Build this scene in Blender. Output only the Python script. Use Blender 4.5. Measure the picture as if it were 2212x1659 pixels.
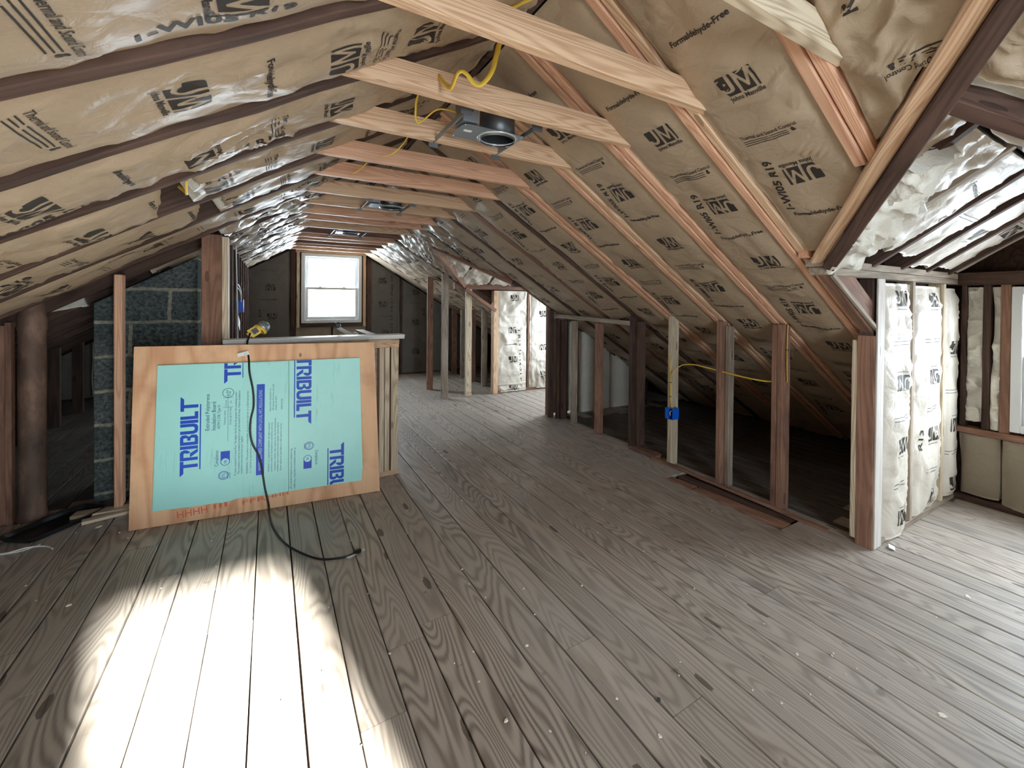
import bpy, bmesh, math, random
import numpy as np
from mathutils import Vector, Matrix

# ------------------------------------------------------------------ camera, sky, sun, exposure
sc = bpy.context.scene
for o in list(bpy.data.objects):
    bpy.data.objects.remove(o, do_unlink=True)
COL = sc.collection

F_PX, PX, PY = 962.506, 1201.82, 658.345
YAW, PITCH, ROLL, EYE = 0.57247, -0.0091022, -0.0092537, 1.38
cam_d = bpy.data.cameras.new('camera')
cam = bpy.data.objects.new('camera', cam_d)
COL.objects.link(cam)
_f = Vector((math.sin(YAW) * math.cos(PITCH), math.cos(YAW) * math.cos(PITCH), math.sin(PITCH)))
_r = Vector((math.cos(YAW), -math.sin(YAW), 0))
_d = _f.cross(_r)
_c, _s = math.cos(ROLL), math.sin(ROLL)
_R = _c * _r + _s * _d
_D = -_s * _r + _c * _d
cam.matrix_world = Matrix(((_R.x, -_D.x, -_f.x, 0), (_R.y, -_D.y, -_f.y, 0), (_R.z, -_D.z, -_f.z, EYE), (0, 0, 0, 1)))
cam_d.sensor_fit = 'HORIZONTAL'
cam_d.sensor_width = 36.0
cam_d.lens = F_PX * 36.0 / 2212.0
cam_d.shift_x = (1106.0 - PX) / 2212.0
cam_d.shift_y = (PY - 829.5) / 2212.0
cam_d.clip_start = 0.02
sc.camera = cam

sc.view_settings.view_transform = 'Standard'
sc.view_settings.look = 'None'
sc.view_settings.gamma = 1.0
sc.view_settings.exposure = 1.3
sc.view_settings.use_curve_mapping = False

world = bpy.data.worlds.new('sky')
sc.world = world
world.use_nodes = True
_bg = world.node_tree.nodes['Background']
_bg.inputs[0].default_value = (0.81, 0.905, 1.0, 1)
_bg.inputs[1].default_value = 16.0

sun_d = bpy.data.lights.new('sun', 'SUN')
sun_d.energy = 44.0
sun_d.color = (1.0, 0.96, 0.89)
sun_d.angle = math.radians(2.4)
sun = bpy.data.objects.new('sun', sun_d)
COL.objects.link(sun)
SUN_DIR = Vector((-0.185, 1.0, -0.405))
sun.rotation_euler = SUN_DIR.to_track_quat('-Z', 'Y').to_euler()


def portal(name, loc, direction, sx, sy):
    d = bpy.data.lights.new(name, 'AREA')
    d.shape = 'RECTANGLE'
    d.size, d.size_y = sx, sy
    d.cycles.is_portal = True
    o = bpy.data.objects.new(name, d)
    COL.objects.link(o)
    o.location = loc
    o.rotation_euler = Vector(direction).to_track_quat('-Z', 'Y').to_euler()


YG, YB = 8.4, -2.2             # far gable face, rear gable face
XD = 4.12                      # dormer front wall face
portal('daylight_far_window', (0.90, YG + 0.16, 1.55), (0, -1, 0), 0.95, 1.2)
portal('daylight_rear_window', (0.65, YB - 0.16, 1.15), (0, 1, 0), 0.85, 1.85)
portal('daylight_near_dormer', (XD + 0.16, 0.375, 1.03), (-1, 0, 0), 0.98, 1.0)
portal('daylight_far_dormer', (XD + 0.16, 5.25, 1.03), (-1, 0, 0), 0.98, 1.0)
try:
    sc.cycles.diffuse_bounces = 8
    sc.cycles.max_bounces = 12
    sc.cycles.use_denoising = True
    sc.cycles.sample_clamp_indirect = 6.0
except Exception:
    pass

# ------------------------------------------------------------------ roof geometry
SR = Vector((0.8484, 0, -0.5294)); NR = Vector((-0.5294, 0, -0.8484))   # right slope: downhill, into the room
SL = Vector((-0.8537, 0, -0.5208)); NL = Vector((0.5208, 0, -0.8537))
OR_, OL_ = Vector((1.45, 0, 2.13)), Vector((0.22, 0, 2.13))
RIDGE_X, RIDGE_Z = 0.842, 2.509


def pR(s, y, up=0.0):
    return OR_ + SR * s + Vector((0, y, 0)) - NR * up


def pL(s, y, up=0.0):
    return OL_ + SL * s + Vector((0, y, 0)) - NL * up


def zR(x): return 2.13 - 0.624 * (x - 1.45)
def zL(x): return 2.13 + 0.61 * (x - 0.22)
def sR(x): return (x - 1.45) / 0.8484


# ------------------------------------------------------------------ helpers
def tag(o, label=None, cat=None, group=None, kind=None):
    if label: o['label'] = label
    if cat: o['category'] = cat
    if group: o['group'] = group
    if kind: o['kind'] = kind
    return o


def empty(name, loc=(0, 0, 0)):
    o = bpy.data.objects.new(name, None)
    o.empty_display_size = 0.05
    COL.objects.link(o)
    o.location = loc
    return o


def mesh_obj(name, verts, faces, mats, parent=None, mw=None, fmat=None, smooth=False):
    me = bpy.data.meshes.new(name)
    me.from_pydata([tuple(v) for v in verts], [], [tuple(f) for f in faces])
    for m in (mats if isinstance(mats, (list, tuple)) else [mats]):
        me.materials.append(m)
    if fmat is not None:
        me.polygons.foreach_set('material_index', np.asarray(fmat, dtype=np.int32))
    if smooth is True:
        me.polygons.foreach_set('use_smooth', [True] * len(me.polygons))
    elif smooth is not False:
        me.polygons.foreach_set('use_smooth', np.asarray(smooth, dtype=bool))
    me.update()
    o = bpy.data.objects.new(name, me)
    COL.objects.link(o)
    if mw is not None:
        o.matrix_world = mw
    if parent is not None:
        keep(o, parent)
    return o


def keep(o, parent):
    """parent o to the thing, keeping where it stands"""
    mw = o.matrix_basis.copy()
    pm = world_of(parent)
    o.parent = parent
    o.matrix_parent_inverse = Matrix.Identity(4)
    o.matrix_basis = pm.inverted() @ mw


def world_of(o):
    m = o.matrix_basis.copy()
    return world_of(o.parent) @ o.matrix_parent_inverse @ m if o.parent else m


def bm_obj(name, bm, mats, parent=None, mw=None, smooth=False):
    me = bpy.data.meshes.new(name)
    bmesh.ops.recalc_face_normals(bm, faces=bm.faces)
    if smooth:
        for f in bm.faces: f.smooth = True
    bm.to_mesh(me); bm.free()
    for m in (mats if isinstance(mats, (list, tuple)) else [mats]):
        me.materials.append(m)
    o = bpy.data.objects.new(name, me)
    COL.objects.link(o)
    if mw is not None: o.matrix_world = mw
    if parent is not None: keep(o, parent)
    return o


RNG = random.Random(7)


def board(name, p0, p1, side, w, t, mat, parent=None, nseg=1, jit=0.0, bev=0.002, cut0=0.0, cut1=0.0):
    """timber from p0 to p1 (centre line); w along side, t across; cut: shift of the end per unit of the t axis"""
    p0, p1 = Vector(p0), Vector(p1)
    X = (p1 - p0); L = X.length; X.normalize()
    Y = Vector(side); Y = (Y - X * Y.dot(X)).normalized(); Z = X.cross(Y)
    mw = Matrix(((X.x, Y.x, Z.x, p0.x), (X.y, Y.y, Z.y, p0.y), (X.z, Y.z, Z.z, p0.z), (0, 0, 0, 1)))
    bm = bmesh.new()
    rings = []
    for i in range(nseg + 1):
        k = i / nseg
        jy, jz = (RNG.uniform(-jit, jit), RNG.uniform(-jit, jit)) if jit else (0, 0)
        ring = []
        for a, b in ((-1, -1), (1, -1), (1, 1), (-1, 1)):
            x = L * k
            if i == 0: x += cut0 * b * t / 2
            if i == nseg: x += cut1 * b * t / 2
            e = RNG.uniform(-jit, jit) * 0.4 if jit else 0
            ring.append(bm.verts.new((x, a * w / 2 + jy + e, b * t / 2 + jz + e)))
        rings.append(ring)
    for i in range(nseg):
        a, b = rings[i], rings[i + 1]
        for j in range(4):
            bm.faces.new((a[j], a[(j + 1) % 4], b[(j + 1) % 4], b[j]))
    bm.faces.new(rings[0][::-1]); bm.faces.new(rings[-1])
    bmesh.ops.recalc_face_normals(bm, faces=bm.faces)
    if bev and nseg == 1:
        bmesh.ops.bevel(bm, geom=list(bm.edges), offset=bev, segments=1, profile=0.6, affect='EDGES')
    elif bev:
        es = [e for e in bm.edges if len(e.link_faces) == 2 and e.calc_face_angle(0) > 0.9]
        bmesh.ops.bevel(bm, geom=es, offset=bev, segments=1, affect='EDGES')
    return bm_obj(name, bm, mat, parent, mw)


def prism(name, pts, axis_o, ax, ay, thick, mat, parent=None, bev=0.0015):
    """polygon pts in the plane (ax, ay), pushed by thick along ax x ay"""
    ax, ay = Vector(ax).normalized(), Vector(ay).normalized(); az = ax.cross(ay)
    o = Vector(axis_o)
    mw = Matrix(((ax.x, ay.x, az.x, o.x), (ax.y, ay.y, az.y, o.y), (ax.z, ay.z, az.z, o.z), (0, 0, 0, 1)))
    bm = bmesh.new()
    a = [bm.verts.new((p[0], p[1], 0)) for p in pts]
    b = [bm.verts.new((p[0], p[1], thick)) for p in pts]
    bm.faces.new(a[::-1]); bm.faces.new(b)
    n = len(pts)
    for i in range(n):
        bm.faces.new((a[i], a[(i + 1) % n], b[(i + 1) % n], b[i]))
    bmesh.ops.recalc_face_normals(bm, faces=bm.faces)
    if bev: bmesh.ops.bevel(bm, geom=list(bm.edges), offset=bev, segments=1, affect='EDGES')
    return bm_obj(name, bm, mat, parent, mw)


def box(name, c, s, mat, parent=None, bev=0.002, rot=None):
    bm = bmesh.new()
    bmesh.ops.create_cube(bm, size=1.0)
    for v in bm.verts: v.co = Vector((v.co.x * s[0], v.co.y * s[1], v.co.z * s[2]))
    if bev: bmesh.ops.bevel(bm, geom=list(bm.edges), offset=bev, segments=2, affect='EDGES')
    mw = Matrix.Translation(c) @ (rot.to_4x4() if rot is not None else Matrix.Identity(4))
    return bm_obj(name, bm, mat, parent, mw)


def tube(name, pts, r, mat, parent=None, flat=1.0, res=8, smooth_n=6, taper=False):
    """tube along a Catmull-Rom curve through pts"""
    P = [Vector(p) for p in pts]
    Q = []
    for i in range(len(P) - 1):
        a, b, c, d = P[max(i - 1, 0)], P[i], P[i + 1], P[min(i + 2, len(P) - 1)]
        for k in range(smooth_n):
            t = k / smooth_n
            Q.append(0.5 * ((2 * b) + (c - a) * t + (2 * a - 5 * b + 4 * c - d) * t * t + (3 * b - a - 3 * c + d) * t ** 3))
    Q.append(P[-1])
    o = P[0].copy()
    verts, faces = [], []
    prev = None
    for i, q in enumerate(Q):
        T = (Q[min(i + 1, len(Q) - 1)] - Q[max(i - 1, 0)]).normalized()
        if prev is None:
            N = T.orthogonal().normalized()
        else:
            N = (prev - T * prev.dot(T)).normalized()
        prev = N; B = T.cross(N)
        for j in range(res):
            a = 2 * math.pi * j / res
            verts.append(q - o + N * (r * math.cos(a)) + B * (r * flat * math.sin(a)))
    n = len(Q)
    for i in range(n - 1):
        for j in range(res):
            faces.append((i * res + j, i * res + (j + 1) % res, (i + 1) * res + (j + 1) % res, (i + 1) * res + j))
    faces.append(tuple(range(res))[::-1]); faces.append(tuple((n - 1) * res + j for j in range(res)))
    return mesh_obj(name, verts, faces, mat, parent, Matrix.Translation(o), smooth=True)


def lathe(name, prof, c, axis, mat, parent=None, n=32, close=False):
    """profile (r, h) turned about axis through c"""
    az = Vector(axis).normalized(); ax = az.orthogonal().normalized(); ay = az.cross(ax)
    c = Vector(c)
    mw = Matrix(((ax.x, ay.x, az.x, c.x), (ax.y, ay.y, az.y, c.y), (ax.z, ay.z, az.z, c.z), (0, 0, 0, 1)))
    verts = [(r * math.cos(2 * math.pi * j / n), r * math.sin(2 * math.pi * j / n), h) for r, h in prof for j in range(n)]
    m = len(prof); faces = []
    for i in range(m if close else m - 1):
        k = (i + 1) % m
        for j in range(n):
            faces.append((i * n + j, i * n + (j + 1) % n, k * n + (j + 1) % n, k * n + j))
    return mesh_obj(name, verts, faces, mat, parent, mw, smooth=True)


def copy_tree(o, parent=None):
    c = o.copy(); COL.objects.link(c)
    if parent is not None: c.parent = parent
    for ch in list(o.children): copy_tree(ch, c)
    return c


# ------------------------------------------------------------------ value noise in numpy
_tab = np.random.RandomState(11).rand(256, 256) * 2 - 1


def vnoise(x, y, seed=0):
    x = np.asarray(x, float) + seed * 17.31; y = np.asarray(y, float) + seed * 9.73
    xi, yi = np.floor(x).astype(int), np.floor(y).astype(int)
    fx, fy = x - xi, y - yi
    fx = fx * fx * (3 - 2 * fx); fy = fy * fy * (3 - 2 * fy)
    a, b = _tab[xi & 255, yi & 255], _tab[(xi + 1) & 255, yi & 255]
    c, d = _tab[xi & 255, (yi + 1) & 255], _tab[(xi + 1) & 255, (yi + 1) & 255]
    return (a * (1 - fx) + b * fx) * (1 - fy) + (c * (1 - fx) + d * fx) * fy


def fbm(x, y, seed=0, o=3):
    s = 0; a = 1.0
    for k in range(o):
        s = s + a * vnoise(x * 2 ** k, y * 2 ** k, seed + k * 5); a *= 0.5
    return s


# ------------------------------------------------------------------ materials
class NT:
    def __init__(self, name):
        self.m = bpy.data.materials.new(name); self.m.use_nodes = True
        self.t = self.m.node_tree; self.b = self.t.nodes['Principled BSDF']

    def n(self, kind, **kw):
        nd = self.t.nodes.new(kind)
        for k, v in kw.items():
            if k.startswith('i_'):
                key = k[2:]
                key = int(key) if key.isdigit() else key.replace('_', ' ')
                nd.inputs[key].default_value = v
            else: setattr(nd, k, v)
        return nd

    def l(self, a, b): self.t.links.new(a, b)

    def math(self, op, a, b=None, c=None):
        nd = self.n('ShaderNodeMath', operation=op)
        for i, v in enumerate((a, b, c)):
            if v is None: continue
            if isinstance(v, (int, float)): nd.inputs[i].default_value = v
            else: self.l(v, nd.inputs[i])
        return nd.outputs[0]

    def vmul(self, v, s, add=None):
        nd = self.n('ShaderNodeVectorMath', operation='MULTIPLY'); self.l(v, nd.inputs[0]); nd.inputs[1].default_value = s
        if add is None: return nd.outputs[0]
        a = self.n('ShaderNodeVectorMath', operation='ADD'); self.l(nd.outputs[0], a.inputs[0]); self.l(add, a.inputs[1])
        return a.outputs[0]

    def noise(self, vec, scale=1.0, detail=2.0, rough=0.5, dist=0.0):
        nd = self.n('ShaderNodeTexNoise'); self.l(vec, nd.inputs['Vector'])
        nd.inputs['Scale'].default_value = scale; nd.inputs['Detail'].default_value = detail
        nd.inputs['Roughness'].default_value = rough; nd.inputs['Distortion'].default_value = dist
        return nd.outputs[0]

    def ramp(self, fac, stops, interp='LINEAR'):
        nd = self.n('ShaderNodeValToRGB'); nd.color_ramp.interpolation = interp
        e = nd.color_ramp.elements
        while len(e) < len(stops): e.new(0.5)
        for i, (p, c) in enumerate(stops):
            e[i].position = p; e[i].color = (*c, 1) if len(c) == 3 else c
        self.l(fac, nd.inputs[0]); return nd.outputs[0]

    def mix(self, fac, a, b, mode='MIX'):
        nd = self.n('ShaderNodeMix', data_type='RGBA', blend_type=mode)
        if isinstance(fac, (int, float)): nd.inputs[0].default_value = fac
        else: self.l(fac, nd.inputs[0])
        for i, v in ((6, a), (7, b)):
            if isinstance(v, tuple): nd.inputs[i].default_value = (*v, 1) if len(v) == 3 else v
            else: self.l(v, nd.inputs[i])
        return nd.outputs[2]

    def bump(self, h, strength=0.3, dist=0.01):
        nd = self.n('ShaderNodeBump'); nd.inputs['Strength'].default_value = strength; nd.inputs['Distance'].default_value = dist
        self.l(h, nd.inputs['Height']); self.l(nd.outputs[0], self.b.inputs['Normal'])

    def out(self, col=None, rough=None, metal=None, spec=None):
        if col is not None:
            if isinstance(col, tuple): self.b.inputs['Base Color'].default_value = (*col, 1)
            else: self.l(col, self.b.inputs['Base Color'])
        if rough is not None:
            if isinstance(rough, float): self.b.inputs['Roughness'].default_value = rough
            else: self.l(rough, self.b.inputs['Roughness'])
        if metal is not None: self.b.inputs['Metallic'].default_value = metal
        if spec is not None: self.b.inputs['Specular IOR Level'].default_value = spec
        return self.m


def S(r, g, b):
    f = lambda v: (v / 255.0 / 12.92) if v <= 10 else ((v / 255.0 + 0.055) / 1.055) ** 2.4
    return (f(r), f(g), f(b))


def plain(name, col, rough=0.6, metal=0.0, spec=0.4):
    return NT(name).out(col, rough, metal, spec)


def wood(name, light, dark, knot=None, rings=22.0, amount=0.8, rough=0.65, dirt=0.0, dirtcol=(0.05, 0.04, 0.03), tone=0.25, fine=0.35):
    """sawn timber, grain along local X; every piece is cut from another place of the log"""
    g = NT(name)
    tc = g.n('ShaderNodeTexCoord').outputs['Object']
    rnd = g.n('ShaderNodeObjectInfo').outputs['Random']
    off = g.n('ShaderNodeCombineXYZ')
    g.l(g.math('MULTIPLY', rnd, 37.0), off.inputs[0]); g.l(g.math('MULTIPLY', rnd, 91.0), off.inputs[1]); g.l(g.math('MULTIPLY', rnd, 53.0), off.inputs[2])
    v = g.vmul(tc, (0.7, 10.0, 10.0), off.outputs[0])
    n1 = g.noise(v, 1.0, 1.5, 0.45, 0.2)
    r = g.math('SINE', g.math('MULTIPLY', n1, rings * 6.0))
    r = g.math('POWER', g.math('MULTIPLY_ADD', r, 0.5, 0.5), 1.6)
    n2 = g.noise(g.vmul(tc, (3.0, 130.0, 130.0), off.outputs[0]), 1.0, 2.0)
    f = g.math('ADD', g.math('MULTIPLY', r, amount), g.math('MULTIPLY', g.math('SUBTRACT', n2, 0.5), fine * 2))
    col = g.mix(g.math('MULTIPLY', f, 0.8), light, dark)
    # tone from piece to piece
    hv = g.n('ShaderNodeHueSaturation'); g.l(col, hv.inputs['Color'])
    g.l(g.math('MULTIPLY_ADD', rnd, tone, 1.0 - tone / 2), hv.inputs['Value'])
    col = hv.outputs[0]
    # knots
    vk = g.n('ShaderNodeTexVoronoi', feature='F1'); g.l(g.vmul(tc, (2.6, 9.0, 9.0), off.outputs[0]), vk.inputs['Vector']); vk.inputs['Scale'].default_value = 1.0
    kk = g.math('LESS_THAN', g.math('ADD', vk.outputs['Distance'], g.math('MULTIPLY', n2, 0.09)), 0.15)
    col = g.mix(g.math('MULTIPLY', kk, 0.6), col, knot or tuple(c * 0.45 for c in dark))
    if dirt:
        n3 = g.noise(g.vmul(tc, (2.0, 6.0, 6.0), off.outputs[0]), 1.0, 5.0, 0.65)
        col = g.mix(g.math('MULTIPLY', g.ramp(n3, [(0.42, (0, 0, 0)), (0.68, (1, 1, 1))]), dirt), col, dirtcol)
    g.bump(f, 0.25, 0.002)
    return g.out(col, rough, spec=0.3)


def floor_mat(name='floorboards', k=1.0):
    g = NT(name)
    tc = g.n('ShaderNodeTexCoord').outputs['Object']
    at = g.n('ShaderNodeAttribute', attribute_name='rnd').outputs['Fac']
    off = g.n('ShaderNodeCombineXYZ')
    g.l(g.math('MULTIPLY', at, 61.0), off.inputs[0]); g.l(g.math('MULTIPLY', at, 133.0), off.inputs[1]); g.l(g.math('MULTIPLY', at, 29.0), off.inputs[2])
    v = g.vmul(tc, (7.0, 0.85, 1.0), off.outputs[0])
    n1 = g.noise(v, 1.0, 1.2, 0.4, 0.35)
    r = g.math('SINE', g.math('MULTIPLY', n1, 125.0))
    r = g.math('POWER', g.math('MULTIPLY_ADD', r, 0.5, 0.5), 1.5)
    n2 = g.noise(g.vmul(tc, (150.0, 3.0, 1.0), off.outputs[0]), 1.0, 2.0)
    # how plain or how figured each board is
    fig = g.math('MULTIPLY_ADD', g.noise(g.vmul(tc, (0.8, 0.5, 1.0), off.outputs[0]), 1.0, 1.0), 0.9, 0.12)
    f = g.math('ADD', g.math('MULTIPLY', r, fig), g.math('MULTIPLY', g.math('SUBTRACT', n2, 0.5), 0.55))
    f = g.math('MULTIPLY', f, 0.92)
    col = g.mix(f, S(188, 173, 157), S(100, 83, 69))
    big = g.noise(tc, 0.9, 3.0, 0.6)
    col = g.mix(g.math('MULTIPLY', g.ramp(big, [(0.45, (0, 0, 0)), (0.7, (1, 1, 1))]), 0.35), col, S(150, 112, 78), 'MULTIPLY')
    # worn grey dust
    dust = g.noise(g.vmul(tc, (1.3, 0.7, 1.0)), 1.4, 6.0, 0.65)
    col = g.mix(g.math('MULTIPLY', g.ramp(dust, [(0.4, (0, 0, 0)), (0.65, (1, 1, 1))]), 0.4), col, S(168, 164, 158))
    # small stains, and dark blots
    st = g.noise(tc, 9.0, 4.0, 0.6)
    col = g.mix(g.math('MULTIPLY', g.ramp(st, [(0.66, (0, 0, 0)), (0.73, (1, 1, 1))]), 0.45), col, S(70, 60, 52))
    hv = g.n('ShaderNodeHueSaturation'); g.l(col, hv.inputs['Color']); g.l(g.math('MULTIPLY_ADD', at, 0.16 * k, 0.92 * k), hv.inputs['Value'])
    hv.inputs['Saturation'].default_value = 0.75
    # knots
    vk = g.n('ShaderNodeTexVoronoi', feature='F1'); g.l(g.vmul(tc, (6.0, 1.6, 1.0), off.outputs[0]), vk.inputs['Vector']); vk.inputs['Scale'].default_value = 1.0
    kk = g.math('LESS_THAN', g.math('ADD', vk.outputs['Distance'], g.math('MULTIPLY', n2, 0.06)), 0.12)
    col = g.mix(g.math('MULTIPLY', kk, 0.7), hv.outputs[0], S(60, 47, 38))
    rough = g.math('MULTIPLY_ADD', dust, 0.35, 0.33)
    g.bump(g.math('ADD', f, g.math('MULTIPLY', st, 0.5)), 0.35, 0.003)
    return g.out(col, rough, spec=0.35)


def kraft(name, col, col2, rough=0.5):
    g = NT(name)
    tc = g.n('ShaderNodeTexCoord').outputs['Object']
    rnd = g.n('ShaderNodeObjectInfo').outputs['Random']
    off = g.n('ShaderNodeCombineXYZ'); g.l(g.math('MULTIPLY', rnd, 50.0), off.inputs[0]); g.l(g.math('MULTIPLY', rnd, 31.0), off.inputs[1])
    v = g.vmul(tc, (1, 1, 1), off.outputs[0])
    n1 = g.noise(v, 5.0, 5.0, 0.6)
    c = g.mix(n1, col, col2)
    fib = g.noise(g.vmul(tc, (60, 240, 60), off.outputs[0]), 1.0, 3.0, 0.7)
    c = g.mix(g.math('MULTIPLY', g.math('SUBTRACT', fib, 0.35), 0.35), c, tuple(x * 0.62 for x in col2))
    vo = g.n('ShaderNodeTexVoronoi', feature='DISTANCE_TO_EDGE'); g.l(g.vmul(v, (1, 1, 1)), vo.inputs['Vector'])
    vo.inputs['Scale'].default_value = 9.0
    wr = g.noise(v, 14.0, 4.0, 0.65, 1.2)
    h = g.math('ADD', g.math('MULTIPLY', wr, 1.0), g.math('MULTIPLY', g.math('MINIMUM', vo.outputs['Distance'], 0.12), 2.2))
    g.bump(h, 0.6, 0.007)
    return g.out(c, rough, spec=0.5)


def glass():
    m = bpy.data.materials.new('window_glass'); m.use_nodes = True
    t = m.node_tree; t.nodes.clear()
    o = t.nodes.new('ShaderNodeOutputMaterial'); mx = t.nodes.new('ShaderNodeMixShader')
    tr = t.nodes.new('ShaderNodeBsdfTransparent'); gl = t.nodes.new('ShaderNodeBsdfGlossy')
    gl.inputs['Roughness'].default_value = 0.02; mx.inputs[0].default_value = 0.06
    tr.inputs[0].default_value = (0.96, 0.98, 0.98, 1)
    t.links.new(tr.outputs[0], mx.inputs[1]); t.links.new(gl.outputs[0], mx.inputs[2]); t.links.new(mx.outputs[0], o.inputs[0])
    return m


def plywood():
    g = NT('fir_plywood')
    tc = g.n('ShaderNodeTexCoord').outputs['Object']
    n1 = g.noise(g.vmul(tc, (3.2, 0.55, 1.0)), 1.0, 1.5, 0.45, 0.5)
    r = g.math('POWER', g.math('MULTIPLY_ADD', g.math('SINE', g.math('MULTIPLY', n1, 70.0)), 0.5, 0.5), 1.5)
    n2 = g.noise(g.vmul(tc, (90.0, 3.0, 1.0)), 1.0, 3.0)
    f = g.math('ADD', g.math('MULTIPLY', r, 0.55), g.math('MULTIPLY', n2, 0.4))
    c = g.mix(f, S(236, 196, 158), S(200, 148, 112))
    n3 = g.noise(tc, 3.5, 4.0, 0.6)
    c = g.mix(g.math('MULTIPLY', g.ramp(n3, [(0.5, (0, 0, 0)), (0.72, (1, 1, 1))]), 0.4), c, S(150, 88, 62))
    vk = g.n('ShaderNodeTexVoronoi', feature='F1'); g.l(g.vmul(tc, (5.0, 3.0, 1.0)), vk.inputs['Vector']); vk.inputs['Scale'].default_value = 1.0
    kk = g.math('LESS_THAN', g.math('ADD', vk.outputs['Distance'], g.math('MULTIPLY', n2, 0.06)), 0.11)
    c = g.mix(g.math('MULTIPLY', kk, 0.7), c, S(110, 62, 40))
    g.bump(f, 0.2, 0.002)
    return g.out(c, 0.6, spec=0.3)


def concrete_block():
    g = NT('concrete_block')
    tc = g.n('ShaderNodeTexCoord').outputs['Object']
    sep = g.n('ShaderNodeSeparateXYZ'); g.l(tc, sep.inputs[0])
    cb = g.n('ShaderNodeCombineXYZ'); g.l(g.math('ADD', sep.outputs[0], sep.outputs[2]), cb.inputs[0]); g.l(g.math('SUBTRACT', sep.outputs[1], 0.064), cb.inputs[1])
    wob = g.n('ShaderNodeTexNoise'); g.l(tc, wob.inputs['Vector']); wob.inputs['Scale'].default_value = 9.0; wob.inputs['Detail'].default_value = 4.0
    br = g.n('ShaderNodeTexBrick'); g.l(g.vmul(wob.outputs['Color'], (.03, .03, 0), cb.outputs[0]), br.inputs['Vector'])
    for k, v in (('Scale', 1.0), ('Mortar Size', 0.012), ('Mortar Smooth', 0.3), ('Brick Width', 0.42), ('Row Height', 0.231), ('Bias', 0.0)): br.inputs[k].default_value = v
    n1 = g.ramp(g.noise(tc, 48.0, 6.0, 0.75), [(0.35, (0, 0, 0)), (0.65, (1, 1, 1))])
    n2 = g.noise(tc, 3.0, 3.0, 0.6)
    base = g.mix(n1, S(40, 48, 50), S(116, 126, 124))
    base = g.mix(g.math('MULTIPLY', g.ramp(n2, [(0.45, (0, 0, 0)), (0.7, (1, 1, 1))]), 0.5), base, S(52, 62, 70))
    mort = g.mix(n1, S(128, 126, 112), S(176, 174, 158))
    c = g.mix(br.outputs['Fac'], base, mort)
    g.bump(g.math('SUBTRACT', g.math('MULTIPLY', n1, 0.8), g.math('MULTIPLY', br.outputs['Fac'], 0.6)), 0.7, 0.01)
    return g.out(c, 0.9, spec=0.2)


def iron():
    g = NT('cast_iron')
    tc = g.n('ShaderNodeTexCoord').outputs['Object']
    n1 = g.noise(g.vmul(tc, (3, 3, 1.3)), 2.2, 6.0, 0.65)
    c = g.ramp(n1, [(0.3, S(66, 56, 50)), (0.5, S(110, 88, 76)), (0.62, S(140, 112, 96)), (0.75, S(84, 70, 62))])
    g.bump(n1, 0.4, 0.004)
    return g.out(c, 0.65, metal=0.2, spec=0.4)


def fibre():
    g = NT('glass_fibre')
    tc = g.n('ShaderNodeTexCoord').outputs['Object']
    n1 = g.noise(tc, 14.0, 6.0, 0.7, 0.6)
    n2 = g.noise(tc, 4.0, 3.0, 0.6)
    c = g.mix(n1, S(222, 218, 206), S(244, 242, 238))
    c = g.mix(g.math('MULTIPLY', n2, 0.5), c, S(206, 196, 170))
    g.bump(n1, 0.8, 0.02)
    return g.out(c, 0.95, spec=0.05)


def foam():
    g = NT('green_foam')
    tc = g.n('ShaderNodeTexCoord').outputs['Object']
    n1 = g.noise(tc, 3.0, 4.0, 0.6)
    c = g.mix(n1, S(160, 228, 224), S(180, 240, 238))
    n2 = g.noise(g.vmul(tc, (60.0, 4.0, 1.0)), 1.0, 4.0, 0.7)
    n3 = g.noise(tc, 2.2, 2.0)
    msk = g.math('MULTIPLY', g.ramp(n2, [(0.56, (0, 0, 0)), (0.66, (1, 1, 1))]), g.ramp(n3, [(0.48, (0, 0, 0)), (0.62, (1, 1, 1))]))
    c = g.mix(g.math('MULTIPLY', msk, 0.4), c, S(86, 146, 140))
    g.bump(n2, 0.05, 0.001)
    return g.out(c, 0.42, spec=0.45)


M = {}
M['floor'] = floor_mat()
M['floor_shade'] = floor_mat('dusty_shaded_floorboards', 0.27)  # dusty boards, darkened further so their colour holds the eave's shade
M['fir_new'] = wood('new_fir', S(216, 184, 152), S(172, 128, 96), rings=26, amount=0.75, fine=.55, rough=0.55, tone=0.25)
M['fir_pink'] = wood('pink_fir', S(218, 174, 144), S(176, 122, 94), rings=26, amount=0.7, fine=.55, rough=0.55, tone=0.2)
M['fir_pale'] = wood('pale_pine', S(216, 200, 174), S(160, 138, 112), rings=18, amount=0.85, fine=.4, rough=0.6, tone=0.2)
M['old_red'] = wood('old_red_brown_timber', S(154, 116, 96), S(104, 72, 58), rings=14, amount=0.6, rough=0.75, dirt=0.5, dirtcol=S(44, 28, 24), tone=0.4)
M['old_dark'] = wood('old_dark_timber', S(92, 70, 60), S(52, 37, 33), rings=12, amount=0.6, rough=0.75, dirt=0.5, dirtcol=S(28, 20, 18), tone=0.4)
M['old_grey'] = wood('weathered_grey_timber', S(174, 160, 144), S(118, 100, 86), rings=12, amount=0.6, rough=0.8, dirt=0.5, dirtcol=S(84, 64, 50), tone=0.3)
M['board_lit'] = wood('window_lit_board', S(212, 206, 200), S(172, 160, 150), rings=12, amount=0.5, rough=0.7, dirt=0.3, dirtcol=S(140, 120, 104), tone=0.1)  # weathered grey timber, lightened to paint in the window light on it
M['sheath'] = wood('roof_sheathing', S(70, 50, 40), S(36, 24, 20), rings=8, rough=0.85, dirt=0.4, dirtcol=S(24, 17, 14))
M['ply'] = plywood()
M['kraft'] = kraft('kraft_paper', S(178, 158, 134), S(154, 134, 110), 0.48)
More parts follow.
